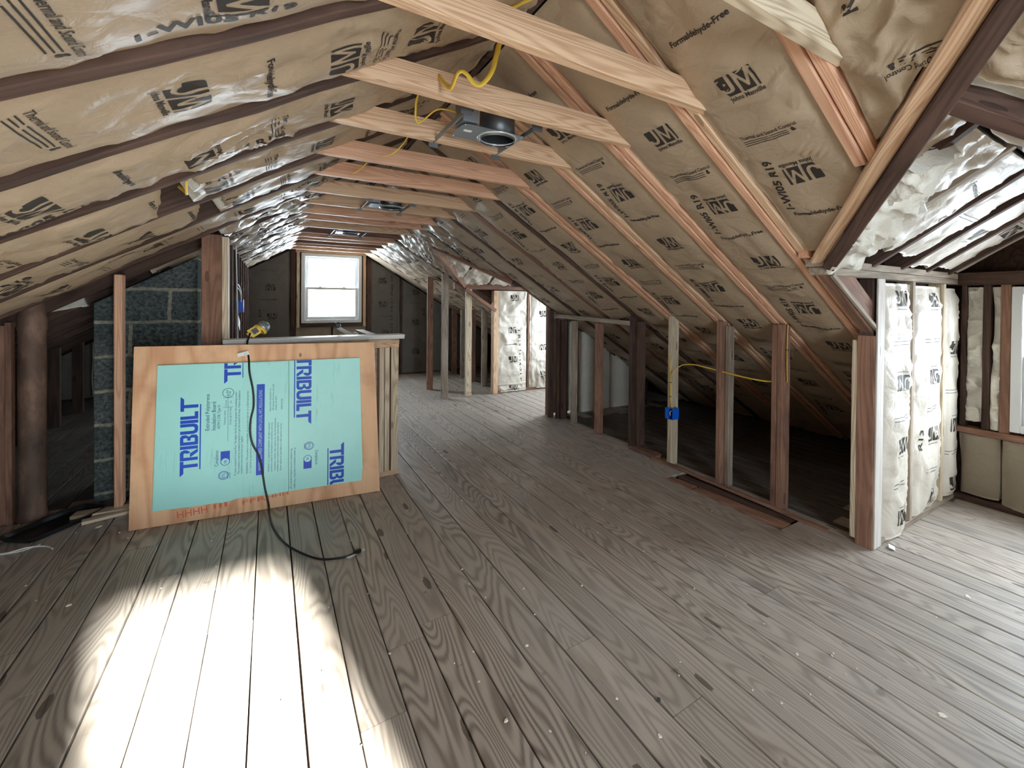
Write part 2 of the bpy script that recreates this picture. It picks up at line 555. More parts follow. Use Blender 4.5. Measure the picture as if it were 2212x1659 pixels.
M['kraft_grey'] = kraft('kraft_paper_grey', S(184, 166, 144), S(160, 142, 120), 0.4)
M['kraft_lit'] = kraft('kraft_paper_window_lit', S(216, 208, 196), S(198, 188, 174), 0.45)  # same kraft, whitened: the dormers' strong daylight is put into the colour
M['kraft_shade'] = kraft('kraft_paper_backlit', S(112, 108, 100), S(94, 90, 84), 0.65)  # same kraft, darkened: shade of the backlit gable is in the colour
M['kraft_dull'] = kraft('kraft_paper_dull', S(164, 152, 134), S(140, 128, 112), 0.6)  # duller, greyer kraft for batts at the window walls
M['ink'] = plain('black_ink', S(52, 46, 42), 0.6, spec=0.3)
M['fibre'] = fibre()
M['block'] = concrete_block()
M['iron'] = iron()
M['foam'] = foam()
M['blue_ink'] = plain('blue_ink', S(28, 74, 190), 0.45)
M['blue_ink2'] = plain('dark_blue_ink', S(30, 66, 120), 0.5)
M['white_ink'] = plain('pale_print', S(190, 222, 240), 0.5)
M['red_ink'] = plain('faded_red_stencil', S(208, 106, 82), 0.7)
M['vinyl'] = plain('white_vinyl', S(226, 230, 232), 0.4)
M['white_paint'] = plain('white_painted_wood', S(226, 226, 222), 0.4)
M['zinc'] = plain('galvanised_steel', S(150, 158, 166), 0.42, 0.6)
M['zinc_dark'] = plain('dull_steel', S(112, 116, 120), 0.42, 0.7)
M['chrome'] = plain('bright_aluminium', S(215, 218, 220), 0.25, 0.5)
M['blue'] = plain('blue_plastic', S(20, 96, 214), 0.4)
M['yellow'] = plain('yellow_plastic', S(236, 200, 66), 0.45)
M['cable'] = plain('yellow_cable_sheath', S(226, 188, 70), 0.5)
M['black'] = plain('black_rubber', S(22, 22, 24), 0.45)
M['dark'] = plain('dark_void', S(12, 11, 11), 0.9)
M['white'] = plain('white_paper', S(232, 232, 228), 0.7)
M['plaster'] = plain('plaster_chip', S(238, 234, 222), 0.8)
M['glass'] = glass()
M['bedliner'] = plain('black_tray_plastic', S(26, 28, 30), 0.35)

# ------------------------------------------------------------------ print templates
_font_cache = {}


def _curve_mesh(cu, cell):
    o = bpy.data.objects.new('tmp', cu); COL.objects.link(o)
    bpy.context.view_layer.update()
    me = bpy.data.meshes.new_from_object(o.evaluated_get(bpy.context.evaluated_depsgraph_get()))
    bm = bmesh.new(); bm.from_mesh(me)
    bpy.data.objects.remove(o, do_unlink=True); bpy.data.meshes.remove(me)
    return _finish(bm, cell)


def _finish(bm, cell):
    xs = [v.co.x for v in bm.verts]; ys = [v.co.y for v in bm.verts]
    if cell and xs:
        for ax, lo, hi in ((0, min(xs), max(xs)), (1, min(ys), max(ys))):
            k = math.floor(lo / cell) + 1
            while k * cell < hi:
                co = [0, 0, 0]; co[ax] = k * cell; no = [0, 0, 0]; no[ax] = 1
                bmesh.ops.bisect_plane(bm, geom=list(bm.verts) + list(bm.edges) + list(bm.faces), plane_co=co, plane_no=no, dist=1e-6)
                k += 1
    bm.verts.index_update()
    V = np.array([(v.co.x, v.co.y) for v in bm.verts]); Fs = [[v.index for v in f.verts] for f in bm.faces]
    bm.free()
    return V, Fs


def text_t(s, size, bold=0.0, width=None, cell=0.03, shear=0.0):
    """text centred on the origin; size = letter height scale, width = wanted overall width"""
    key = (s, size, bold, width, cell, shear)
    if key in _font_cache: return _font_cache[key]
    cu = bpy.data.curves.new('t', 'FONT'); cu.body = s; cu.size = 1.0; cu.offset = bold; cu.resolution_u = 2; cu.shear = shear
    cu.fill_mode = 'BOTH'
    V, Fs = _curve_mesh(cu, None)
    V = V - (V.min(0) + V.max(0)) / 2
    sx = size if width is None else width / (V[:, 0].max() - V[:, 0].min())
    V = V * np.array([sx, size])
    bm = bmesh.new(); vs = [bm.verts.new((x, y, 0)) for x, y in V]
    for f in Fs:
        try: bm.faces.new([vs[i] for i in f])
        except ValueError: pass
    r = _finish(bm, cell); _font_cache[key] = r
    return r


def polys_t(polys, sx, sy, cx, cy, cell=0.025):
    bm = bmesh.new()
    for p in polys:
        vs = [bm.verts.new(((x - cx) * sx, (y - cy) * sy, 0)) for x, y in p]
        bm.faces.new(vs)
    bmesh.ops.triangulate(bm, faces=list(bm.faces))
    return _finish(bm, cell)


JM = [
    [(0, .95), (.05, 1), (.38, 1), (.38, .42), (.33, .31), (.24, .28), (.16, .34), (.13, .44), (0, .46)],
    [(.52, 1), (.64, 1), (.60, 0), (.12, 0), (.07, .2), (.2, .14), (.36, .15), (.47, .25), (.52, .42)],
    [(.72, 0), (.76, .68), (.96, .16), (1.04, .16), (1.19, .66), (1.21, 0)],
    [(.79, 1), (1.17, 1), (.99, .40)],
    [(1.29, 1), (1.38, 1), (1.4, .95), (1.38, 0), (1.32, 0)]]


def merge_t(parts):
    Vs, Fs, n = [], [], 0
    for (V, F), dx, dy in parts:
        Vs.append(V + np.array([dx, dy])); Fs += [[i + n for i in f] for f in F]; n += len(V)
    return np.concatenate(Vs), Fs


def lines_t(w, n=3, gap=0.011, th=0.0035):
    parts = []
    for k in range(n):
        parts.append((polys_t([[(0, 0), (1, 0), (1, 1), (0, 1)]], w, th, .5, .5, 0.03), 0, -k * gap))
    return merge_t(parts)


def flame_t():
    return polys_t([[(0, 0), (.5, -.1), (1, 0), (1.2, .5), (.9, .9), (.95, 1.5), (.6, 1.1), (.45, 1.8), (.25, 1.2), (-.1, 1.3), (.05, .8), (-.2, .4)]], 0.012, 0.012, .5, .5)


TP = {}
TP['jm'] = merge_t([(polys_t(JM, .098, .092, .7, .5), 0, 0.012), (text_t('Johns Manville', .026, 0.02, .135), 0.004, -0.052)])
TP['form'] = text_t('Formaldehyde-Free', .030, 0.03, .235)
TP['therm'] = merge_t([(text_t('Thermal and Sound Control', .027, 0.012, .225), 0, 0.008), (lines_t(.18), -0.02, -0.014), (flame_t(), .09, -0.022)])
TP['code'] = text_t('1-WI05 R19', .050, 0.03, .30)
TP['code13'] = text_t('R13', .060, 0.02, .13)
TP['r19'] = text_t('R19', .050, 0.03, .12)
TP['date'] = text_t('6 R13 11-14-21 PSBJ 07:11', .050, 0.012, 1.25, 0.05)
TP['date1'] = text_t('1 R13 11-14-21 P', .050, 0.012, .78, 0.05)
TP['dash'] = polys_t([[(0, 0), (1, .05), (1, .5), (.8, 1), (.75, .5), (0, .4)]], .22, .02, .5, .5)
TP['jms'] = merge_t([(polys_t(JM, .098, .092, .7, .5), 0, 0.012), (lines_t(.12, 1), 0, -0.052)])
TP['line2'] = lines_t(.2, 2, 0.02)


# ------------------------------------------------------------------ insulation batt
def batt(name, O, u, n, L, W, seed, mat, prints=(), bulge=0.02, wr=1.0, depth=0.09, res=0.03, t0=None, t1=None, rag=0.0,
         parent=None, tuck=0.0, back=None, crumple=0.0, wavy=.010):
    """paper-faced batt: O = middle of its top edge, u = along it, n = into the room, v = across.
    t0 / t1: functions of v giving where the batt starts and ends"""
    O, u, n = Vector(O), Vector(u).normalized(), Vector(n).normalized()
    v = (-u).cross(n).normalized()
    nu, nv = max(4, int(L / res)), max(6, int(W / res))
    U, V = np.meshgrid(np.linspace(0, 1, nu + 1), np.linspace(-1, 1, nv + 1), indexing='ij')
    Vm = V * W / 2
    lo = np.zeros(nv + 1) if t0 is None else np.array([t0(a) for a in Vm[0]])
    hi = np.full(nv + 1, L) if t1 is None else np.array([t1(a) for a in Vm[0]])
    hi = np.maximum(hi, lo + 0.01)
    if rag:
        hi = hi + rag * vnoise(Vm[0] * 22, Vm[0] * 0 + seed, 3)
    Um = lo[None, :] + U * (hi - lo)[None, :]
    h = bulge * (1 - np.abs(V) ** 3) * (0.75 + 0.35 * vnoise(Um * 1.7, V * 0, seed))
    h = h + wr * 0.006 * fbm(Um * 6, Vm * 7, seed + 1) * (1 - np.abs(V) ** 4)
    wx = Um * 9 + 1.6 * vnoise(Um * 3, Vm * 4, seed + 2)
    wy = Vm * 13 + 1.6 * vnoise(Um * 3 + 40, Vm * 4, seed + 2)
    rg = 1 - np.abs(vnoise(wx, wy, seed + 3))
    h = h + wr * 0.011 * (rg ** 4 - 0.25) * (0.35 + 0.65 * np.clip(vnoise(Um * 1.5, Vm * 2, seed + 9) + 0.4, 0, 1))
    if crumple:
        h = h + crumple * ((1 - np.abs(fbm(Um * 10, Vm * 12, seed + 7, 2))) ** 2 - 0.4)
    if tuck:
        h = h - tuck * np.exp(-((1 - U) * L / 0.06)) - tuck * np.exp(-(U * L / 0.06))
    h = np.where(np.abs(V) > 0.999, -0.006 + 0.006 * vnoise(Um * 5, V * 3, seed + 5), h)
    side = wavy * vnoise(Um * 4, V * 2, seed + 6) * (np.abs(V) > 0.98)
    P = np.stack([Um, Vm * (1 - 0.0) + side, h], -1).reshape(-1, 3)
    verts = [P]; faces = []; fm = []; sm = []
    idx = np.arange((nu + 1) * (nv + 1)).reshape(nu + 1, nv + 1)
    a, b, c, d = idx[:-1, :-1], idx[1:, :-1], idx[1:, 1:], idx[:-1, 1:]
    q = np.stack([a, b, c, d], -1).reshape(-1, 4)
    faces += q.tolist(); fm += [0] * len(q); sm += [True] * len(q)
    # the rest of the batt: rim pushed up into the bay
    rim = list(idx[0, :]) + list(idx[1:, -1]) + list(idx[-1, -2::-1]) + list(idx[-2:0:-1, 0])
    base = len(P)
    Pr = P[rim].copy(); Pr[:, 2] = -depth
    verts.append(Pr)
    nr = len(rim)
    for i in range(nr):
        j = (i + 1) % nr
        faces.append([rim[j], rim[i], base + i, base + j]); fm.append(2); sm.append(False)
    # back sheet
    nb = 6
    bidx = base + nr
    BU, BV = np.meshgrid(np.linspace(0, 1, nu // 3 + 2), np.linspace(-1, 1, nb + 1), indexing='ij')
    ll = np.interp(BV[0] * W / 2, Vm[0], lo); hh = np.interp(BV[0] * W / 2, Vm[0], hi)
    BUm = ll[None, :] + BU * (hh - ll)[None, :]
    Bz = -depth - 0.012 * (1 - np.abs(BV) ** 2) + 0.008 * vnoise(BUm * 9, BV * 4, seed)
    verts.append(np.stack([BUm, BV * W / 2, Bz], -1).reshape(-1, 3))
    k = np.arange(BU.size).reshape(BU.shape) + bidx
    q = np.stack([k[:-1, :-1], k[1:, :-1], k[1:, 1:], k[:-1, 1:]], -1).reshape(-1, 4)
    faces += q.tolist(); fm += [2] * len(q); sm += [True] * len(q)
    cnt = bidx + BU.size
    # printing laid on the paper
    for (tp, pu, pv, ang) in prints:
        TV, TF = TP[tp]
        ca, sa = math.cos(math.radians(ang)), math.sin(math.radians(ang))
        x = TV[:, 0] * ca - TV[:, 1] * sa; y = TV[:, 0] * sa + TV[:, 1] * ca
        uu = pu - y; vv = pv + x
        lo_v = np.interp(vv, Vm[0], lo); hi_v = np.interp(vv, Vm[0], hi)
        tu = (uu - lo_v) / (hi_v - lo_v)
        ok = (tu > 0.003) & (tu < 0.997) & (np.abs(vv) < W / 2 * 0.97)
        gu = np.clip(tu, 0, 1) * nu; gv = np.clip((vv / (W / 2) + 1) / 2, 0, 1) * nv
        iu = np.minimum(gu.astype(int), nu - 1); iv = np.minimum(gv.astype(int), nv - 1)
        fu, fv = gu - iu, gv - iv
        hh = (h[iu, iv] * (1 - fu) + h[iu + 1, iv] * fu) * (1 - fv) + (h[iu, iv + 1] * (1 - fu) + h[iu + 1, iv + 1] * fu) * fv
        verts.append(np.stack([uu, vv, hh + 0.0016], -1))
        for f in TF:
            if all(ok[i] for i in f):
                faces.append([cnt + i for i in f]); fm.append(1); sm.append(True)
        cnt += len(TV)
    A = np.concatenate(verts)
    mw = Matrix(((u.x, v.x, n.x, O.x), (u.y, v.y, n.y, O.y), (u.z, v.z, n.z, O.z), (0, 0, 0, 1)))
    # local z must be right-handed with u x v: flip if needed
    if u.cross(v).dot(n) < 0:
        pass
    return mesh_obj(name, A, faces, [mat, M['ink'], back or M['fibre']], parent, mw, fm, sm)


def seq(start, L, first=0, pv=0.0, codes=True, rnd=None, short=False):
    """printing repeats down a batt every quarter metre"""
    out = []; kinds = ['form', 'jm', 'therm', 'jm']
    u = start; i = first
    while u < L - 0.05:
        k = kinds[i % 4]; flip = 180 if i % 4 in (2, 3) and k != 'therm' else 0
        if short:
            k = {'form': 'line2', 'therm': 'line2', 'jm': 'jms'}[k]
        out.append((k, u, pv + (0.02 if k == 'jm' else 0), flip))
        if codes and i % 4 == 3:
            out.append(("code", u + 0.05, pv - 0.10, 84))
        u += 0.238; i += 1
    return out

# ================================================================== THE SETTING
T = [0.715, 1.20, 1.655, 2.13, 2.62, 3.08, 3.57, 4.05, 4.47, 4.87, 5.33, 5.86, 6.22, 6.60, 6.97, 7.40, 7.85]
ORD = ['nearest', 'second', 'third', 'fourth', 'fifth', 'sixth', 'seventh', 'eighth', 'ninth', 'tenth', 'eleventh', 'twelfth',
       'thirteenth', 'fourteenth', 'fifteenth', 'sixteenth', 'seventeenth', 'eighteenth', 'nineteenth', 'twentieth']
D1Y, D1A, D1B = 0.50, -0.12, 1.12       # near dormer: ridge, side walls
D2Y, D2A, D2B = 5.25, 4.50, 6.00        # far dormer
DSL = 0.65


def vx1(y): return 2.30 - (D1B - D1Y - abs(y - D1Y)) * 1.045     # near valley in plan
def vx2(y): return 2.30 - (0.75 - abs(y - D2Y)) * 0.87


def boxes(name, lst, mat, kind='structure'):
    verts, faces = [], []
    for lo, hi in lst:
        b = len(verts)
        for x in (lo[0], hi[0]):
            for y in (lo[1], hi[1]):
                for z in (lo[2], hi[2]): verts.append((x, y, z))
        for f in ((0, 1, 3, 2), (4, 6, 7, 5), (0, 4, 5, 1), (2, 3, 7, 6), (0, 2, 6, 4), (1, 5, 7, 3)): faces.append([b + i for i in f])
    o = mesh_obj(name, verts, faces, mat)
    return tag(o, kind=kind)


def sheath(name, plan, zf, up, mat):
    """roof boarding over a plan outline"""
    lo = [(x, y, zf(x, y) + up) for x, y in plan]; hi = [(x, y, zf(x, y) + up + 0.03) for x, y in plan]
    n = len(plan)
    faces = [list(range(n)), list(range(2 * n - 1, n - 1, -1))] + [[i, (i + 1) % n, n + (i + 1) % n, n + i] for i in range(n)]
    return tag(mesh_obj(name, lo + hi, faces, mat), kind='structure')


# floor: boards along Y, butt joints, a slot by the right knee wall
def build_floor():
    seams = [-0.6598, -0.5115, -0.364, -0.210, -0.054, 0.1024, 0.2458, 0.3945, 0.539, 0.6847, 0.8323, 0.984]
    while seams[0] > -3.3: seams.insert(0, seams[0] - 0.1485)
    while seams[-1] < 4.9: seams.append(seams[-1] + 0.1485 * (1 if seams[-1] < 1.6 else 0.86))
    rng = random.Random(3)
    fixed = {0.1024: [2.75], 0.2458: [1.32], -0.210: [], 0.539: [1.28], 1.411: [0.63]}
    verts, faces, rnd, sm = [], [], [], []
    for i in range(len(seams) - 1):
        a, b = seams[i] + 0.0016 + rng.random() * 0.0022, seams[i + 1] - 0.0016 - rng.random() * 0.0022
        y = YB - 0.1 - rng.random() * 2
        cuts = [YB - 0.1]
        while y < YG:
            y += rng.uniform(3.2, 6.5)
            if y < YG - .3: cuts.append(y)
        cuts.append(YG + 0.1)
        for j in range(len(cuts) - 1):
            y0, y1 = cuts[j] + 0.0012, cuts[j + 1] - 0.0012
            segs = [(y0, y1)]
            if a > 2.585 and b < 2.88:      # the slot
                segs = [s for s in ((y0, min(y1, 1.52)), (max(y0, 2.46), y1)) if s[1] - s[0] > 0.02]
            r = rng.random()
            for s0, s1 in segs:
                n = max(1, int((s1 - s0) / 0.35)); base = len(verts)
                zz = rng.uniform(-0.0018, 0.0)
                jl = [rng.uniform(-0.0009, 0.0009) for _ in range(n + 1)]
                for k in range(n + 1):
                    yy = s0 + (s1 - s0) * k / n
                    for x, z in ((a + jl[k], -0.022), (a + jl[k], zz - 0.0015), (a + 0.003 + jl[k], zz), ((a + b) / 2, zz + 0.0006), (b - 0.003 + jl[-k], zz), (b + jl[-k], zz - 0.0015), (b + jl[-k], -0.022)):
                        verts.append((x, yy, z))
                for k in range(n):
                    for m in range(6):
                        p = base + k * 7 + m
                        faces.append((p, p + 7, p + 8, p + 1)); rnd.append(r); sm.append(False)
                faces.append([base + m for m in range(7)]); faces.append([base + n * 7 + m for m in range(6, -1, -1)]); rnd += [r, r]; sm += [False, False]
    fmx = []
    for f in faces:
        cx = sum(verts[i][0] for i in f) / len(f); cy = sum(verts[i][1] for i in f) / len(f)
        fmx.append(1 if ((cx > 2.93 and (D1B + .16 < cy < D2A - .2 or cy > D2B + .2)) or (cx < -.45 and cy > 4.1) or cx < -1.5) else 0)  # shade-toned boards in the eaves and the left attic
    o = mesh_obj('floor', verts, faces, [M['floor'], M['floor_shade']], fmat=fmx, smooth=sm)
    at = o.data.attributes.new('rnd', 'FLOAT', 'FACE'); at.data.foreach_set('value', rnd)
    tag(o, kind='structure')
    boxes('floor', [((-3.8, YB - .2, -0.16), (5.3, YG + .2, -0.075))], M['dark'])
    boxes('wall_eave', [((4.97, YB - .2, -.1), (5.02, YG + .2, .6)), ((-3.56, YB - .2, -.1), (-3.5, YG + .2, .6))], M['sheath'])
    boxes('floor', [((-3.8, YB - .2, -0.075), (2.58, YG + .2, -0.024)), ((2.58, YB - .2, -0.075), (5.2, 1.50, -0.024)), ((2.58, 2.48, -0.075), (5.2, YG + .2, -0.024)), ((2.89, 1.50, -0.075), (5.2, 2.48, -0.024))], M['sheath'])


build_floor()

# roof boarding
zm_r = lambda x, y: zR(x)
zm_l = lambda x, y: zL(x)
UPR = 0.175
sheath('ceiling', [(-3.7, YB - .15), (RIDGE_X + .02, YB - .15), (RIDGE_X + .02, YG + .15), (-3.7, YG + .15)], zm_l, UPR, M['sheath'])
for y0, y1 in ((YB - .15, D1A - .10), (D1B + .10, D2A - .10), (D2B + .10, YG + .15)):
    sheath('ceiling', [(RIDGE_X - .02, y0), (RIDGE_X - .02, y1), (5.3, y1), (5.3, y0)], zm_r, UPR, M['sheath'])
for ya, yb, yr, vx in ((D1A, D1B, D1Y, vx1), (D2A, D2B, D2Y, vx2)):
    sheath('ceiling', [(RIDGE_X - .02, ya - .12), (vx(ya - .12) + .02, ya - .12), (vx(yr) + .02, yr), (vx(yb + .12) + .02, yb + .12), (RIDGE_X - .02, yb + .12)], zm_r, UPR, M['sheath'])
    zr = zR(vx(yr))
    sl = (zr - 1.6) / (yb - yr)
    xa = vx(yr) + 0.01
    xe = XD + 0.12
    sheath('ceiling', [(xa, yr - .02), (xe, yr - .02), (xe, yb + .14), (vx(yb + .14) + .01, yb + .14)], lambda x, y, zr=zr, yr=yr, sl=sl: zr - sl * (y - yr), 0.15, M['sheath'])
    sl2 = (zr - 1.6) / (yr - ya)
    sheath('ceiling', [(vx(ya - .14) + .01, ya - .14), (xe, ya - .14), (xe, yr + .02), (xa, yr + .02)], lambda x, y, zr=zr, yr=yr, sl=sl2: zr - sl * (yr - y), 0.15, M['sheath'])
    sheath('ceiling', [(XD + .10, ya - .12), (5.3, ya - .12), (5.3, yb + .12), (XD + .10, yb + .12)], zm_r, UPR, M['sheath'])
    # side boarding above the main roof
    for yy, sg in ((ya - .13, 1), (yb + .10, 1)):
        prism('wall_dormer_side', [(2.1, 1.8), (2.1, zR(2.1) + .1), (4.24, zR(4.24) + .1), (4.24, 1.8)], (0, yy + 0.03, 0), (1, 0, 0), (0, 0, 1), 0.03, M['sheath'], bev=0)['kind'] = 'structure'

# gable ends and dormer fronts, with their openings
FW = (0.44, 1.36, 0.97, 2.13)        # far window x0 x1 z0 z1
RW = (0.245, 1.06, 0.25, 2.06)        # rear window, unseen; stretched toward the floor to add light from behind
for nm, yf, W_, sg in (('wall_far', YG, FW, 1), ('wall_rear', YB, RW, -1)):
    a, b = (yf + 0.09, yf + 0.16) if sg > 0 else (yf - 0.16, yf - 0.09)
    boxes(nm, [((-3.5, a, -.1), (W_[0], b, 2.9)), ((W_[1], a, -.1), (5.0, b, 2.9)), ((W_[0], a, -.1), (W_[1], b, W_[2])), ((W_[0], a, W_[3]), (W_[1], b, 2.9))], M['sheath'])
DW = (-0.09, 0.845, 0.54, 1.50)
for ya, yb, off in ((D1A, D1B, 0), (D2A, D2B, D2Y - D1Y + 0.12)):
    y0, y1 = (DW[0], DW[1]) if off == 0 else (4.78, 5.72)
    boxes('wall_right', [((XD + .09, ya - .15, -.1), (XD + .15, y0, 2.3)), ((XD + .09, y1, -.1), (XD + .15, yb + .15, 2.3)),
                         ((XD + .09, y0, -.1), (XD + .15, y1, DW[2])), ((XD + .09, y0, DW[3]), (XD + .15, y1, 2.3))], M['sheath'])


def window(n, c, ax, w, h, out, label_kind='double hung'):
    """white double-hung window; c = centre of the opening on the room face, ax = direction across, out = outward"""
    ax, out = Vector(ax), Vector(out); up = Vector((0, 0, 1)); c = Vector(c)
    root = empty('window_%d' % n, c - up * h / 2); root['kind'] = 'structure'

    def bar(nm, x0, x1, z0, z1, d0, d1, mat=M['vinyl'], parent=root, bev=0.003):
        cc = c + ax * ((x0 + x1) / 2) + up * ((z0 + z1) / 2) + out * ((d0 + d1) / 2)
        rot = Matrix((ax, out, up)).transposed() if ax.cross(out).dot(up) > 0 else Matrix((-ax, out, up)).transposed()
        return box(nm, cc, (x1 - x0, d1 - d0, z1 - z0), mat, parent, bev, rot)
    W2, H2, f = w / 2, h / 2, 0.052
    for a in ((-W2, -W2 + f, -H2, H2), (W2 - f, W2, -H2, H2), (-W2 + f, W2 - f, H2 - f, H2), (-W2 + f, W2 - f, -H2, -H2 + f)): bar('window_frame', *a, 0.0, 0.10)
    for nm, z0, z1, d in (('upper_sash', -0.02, H2 - f, 0.06), ('lower_sash', -H2 + f, 0.02, 0.025)):
        s = 0.050; xs = W2 - f
        sash = bar(nm, -xs, -xs + s, z0, z1, d, d + .03)
        bar('sash_bar', xs - s, xs, z0, z1, d, d + .03, parent=sash)
        bar('sash_bar', -xs + s, xs - s, z1 - s * .8, z1, d, d + .03, parent=sash)
        bar('sash_bar', -xs + s, xs - s, z0, z0 + s * (1.1 if d < .05 else .7), d, d + .03, parent=sash)
        bar('glass_pane', -xs + s, xs - s, z0 + s * .7, z1 - s * .7, d + .012, d + .016, M['glass'], sash, 0)
    for x in (-w * .2, w * .2): bar('sash_lock', x - .022, x + .022, .02, .034, .02, .05)
    return root


window(1, ((FW[0] + FW[1]) / 2, YG, (FW[2] + FW[3]) / 2), (1, 0, 0), FW[1] - FW[0], FW[3] - FW[2], (0, 1, 0))
window(2, (XD, (DW[0] + DW[1]) / 2, (DW[2] + DW[3]) / 2), (0, 1, 0), DW[1] - DW[0], DW[3] - DW[2], (1, 0, 0))
window(3, (XD, 5.25, (DW[2] + DW[3]) / 2), (0, 1, 0), 0.94, DW[3] - DW[2], (1, 0, 0))
window(4, ((RW[0] + RW[1]) / 2, YB, (RW[2] + RW[3]) / 2), (1, 0, 0), RW[1] - RW[0], RW[3] - RW[2], (0, -1, 0))

# ================================================================== CEILING TIES
tie_mats = ['fir_pale', 'fir_new', 'fir_new', 'fir_new', 'fir_pink', 'fir_pink', 'fir_new', 'fir_new', 'fir_pink']
tie_notes = {0: 'pale wavy-grained ceiling tie running out of the top right above the dormer', 1: 'largest pale ceiling tie, the lowest-hanging one in front of the yellow cable loop',
             2: 'grey-brown striped ceiling tie just in front of the nearest steel light housing', 3: 'pale ceiling tie just behind the nearest steel light housing',
             4: 'pink knotty ceiling tie, first behind the nearest light housing and its tie', 5: 'pink ceiling tie with several dark knots, fifth of the full-length ties from the camera'}
RNG.seed(5)
for i, y in enumerate(T):
    e = [0.03, .0, 0.0, .02, .0][i % 5]
    xl, xr = 0.175 + 0.03 * math.sin(i * 2.1), 1.49 + 0.02 * math.sin(i * 3.3)
    z0 = 2.13 + (0.004 if i % 2 else -0.002)
    H = 0.095
    pts = [(xl, 0), (xr + .02, 0), (xr + .02, .018), (xr - (H - .018) / .624 + .02, H), (xl + (H - .01) / .61, H), (xl, .010)]
    o = prism('ceiling_tie', pts, (0, y, z0), (1, 0, 0), (0, 0, 1), 0.038, M[tie_mats[i] if i < 9 else ['fir_pink', 'fir_new', 'old_red'][i % 3]])
    tag(o, tie_notes.get(i, 'new timber ceiling tie, %s back from the camera in the row toward the far window' % ORD[i]), 'ceiling tie', 'ceiling ties')

# ================================================================== RAFTERS
RNG.seed(9)
TR_ = [6.12 if abs(y - 5.86) < .01 else y for y in T]
for i, y in enumerate(TR_):
    s0 = -0.70
    if i == 0: s1 = sR(vx1(0.77)) - 0.02
    elif D2A < y < D2B - .1: s1 = sR(vx2(y)) - 0.03
    else: s1 = 3.98
    new = i <= 4
    which = ORD[i]
    if new:
        o = board('rafter', pR(s0, y + .020, .07), pR(s1, y + .020, .07), (0, 1, 0), .038, .14, M['fir_new' if i % 2 else 'fir_pink'], bev=.003)
        q = board('sister_board', pR(s0 + .02, y + .064, .062), pR(s1 - .03 if i else s1 - .10, y + .064, .062), (0, 1, 0), .040, .14, M['fir_pink'], o, bev=.003)
        tag(o, ['short doubled pinkish rafter ending on the diagonal valley board', 'doubled pinkish rafter on the right slope meeting the nearest full ceiling tie',
                'doubled pinkish rafter on the right slope meeting the post with the hanging yellow cable', 'doubled pinkish rafter on the right slope, third of the full-length new ones',
                'doubled pinkish rafter on the right slope landing on the pale post with the blue box'][i], 'rafter', 'new rafters on the right slope')
    else:
        o = board('rafter', pR(s0, y + .022, .07), pR(s1, y + .022, .07), (0, 1, 0), .045, .14, M['old_dark' if i % 2 else 'old_red'], nseg=8, jit=.002, bev=.003)
        tag(o, 'old dark brown rafter on the right slope beside the %s ceiling tie' % which, 'rafter', 'old rafters on the right slope')
for i, y in enumerate(T):
    jj = 0.004 if i < 7 else .002
    o = board('rafter', pL(-0.70, y + .022, .06), pL(2.1 if y < 3.6 else 3.6, y + .022, .06), (0, 1, 0), .042, .14, M['old_dark'], nseg=14, jit=jj, bev=.004)
    tag(o, 'old red-brown rafter edge on the left slope beside the %s ceiling tie' % ORD[i], 'rafter', 'old rafters on the left slope')
for i, y in enumerate((-1.75, -1.25, -0.75, -0.25, 0.22)):
    o = board('rafter', pL(-0.70, y, .06), pL(3.4, y, .06), (0, 1, 0), .048, .14, M['old_dark'], bev=.003)
    tag(o, 'old rafter on the left slope behind the camera', 'rafter', 'rafters behind the camera')
    if y < -.3:
        o = board('rafter', pR(-0.70, y, .06), pR(3.6, y, .06), (0, 1, 0), .048, .14, M['old_dark'], bev=.003)
        tag(o, 'old rafter on the right slope behind the camera', 'rafter', 'rafters behind the camera')
o = box('ridge_board', (RIDGE_X, (YG + YB) / 2, RIDGE_Z + .07), (.03, YG - YB - .1, .17), M['old_dark'])
tag(o, 'dark ridge board along the peak where both slopes meet', 'ridge board')

# ================================================================== INSULATION BATTS, RIGHT SLOPE
starts = {0: 0.371 + .02, 1: 0.48, 2: 0.23, 3: .40, 4: .12, 5: .33, 6: .2, 7: .4}
R0 = -0.69
for i in range(len(T) - 1):
    w0 = TR_[i] + (0.088 if i <= 4 else .046); w1 = TR_[i + 1] - .002
    yc, W = (w0 + w1) / 2, (w1 - w0) + .004
    L = 4.66
    t1 = None
    if i == 0: t1 = lambda v, yc=yc: sR(vx1(min(max(yc - v, D1Y), D1B))) - R0 - 0.07
    if D2A - .05 < yc < D2B: t1 = lambda v, yc=yc: sR(vx2(min(max(yc - v, D2A), D2B))) - R0 - 0.03
    near = i < 6
    pr = seq(starts.get(i, .3), 4.0 if t1 is None else 2.0, pv=0.03 * math.sin(i * 1.7), short=not near)
    mat = M['kraft'] if i < 7 else M['kraft_grey']
    o = batt('insulation_batt', pR(R0, yc, .012), SR, NR, L, W, 100 + i, mat, pr, bulge=.024 if i < 7 else .03,
             wr=1.35 if i < 5 else 1.8, res=.024 if i < 3 else .035, t1=t1, crumple=0.0 if i < 8 else .022)
    tag(o, 'kraft-faced insulation batt on the right slope between the %s and %s rafters' % (ORD[i], ORD[i + 1]), 'insulation batt', 'batts on the right slope')
yc, W = (T[-1] + .05 + YG) / 2, YG - T[-1] - .05
tag(batt('insulation_batt', pR(R0, yc, .012), SR, NR, 4.66, W, 131, M['kraft_grey'], (), wr=1.5, res=.05), 'kraft-faced insulation batt on the right slope against the far gable', 'insulation batt', 'batts on the right slope')
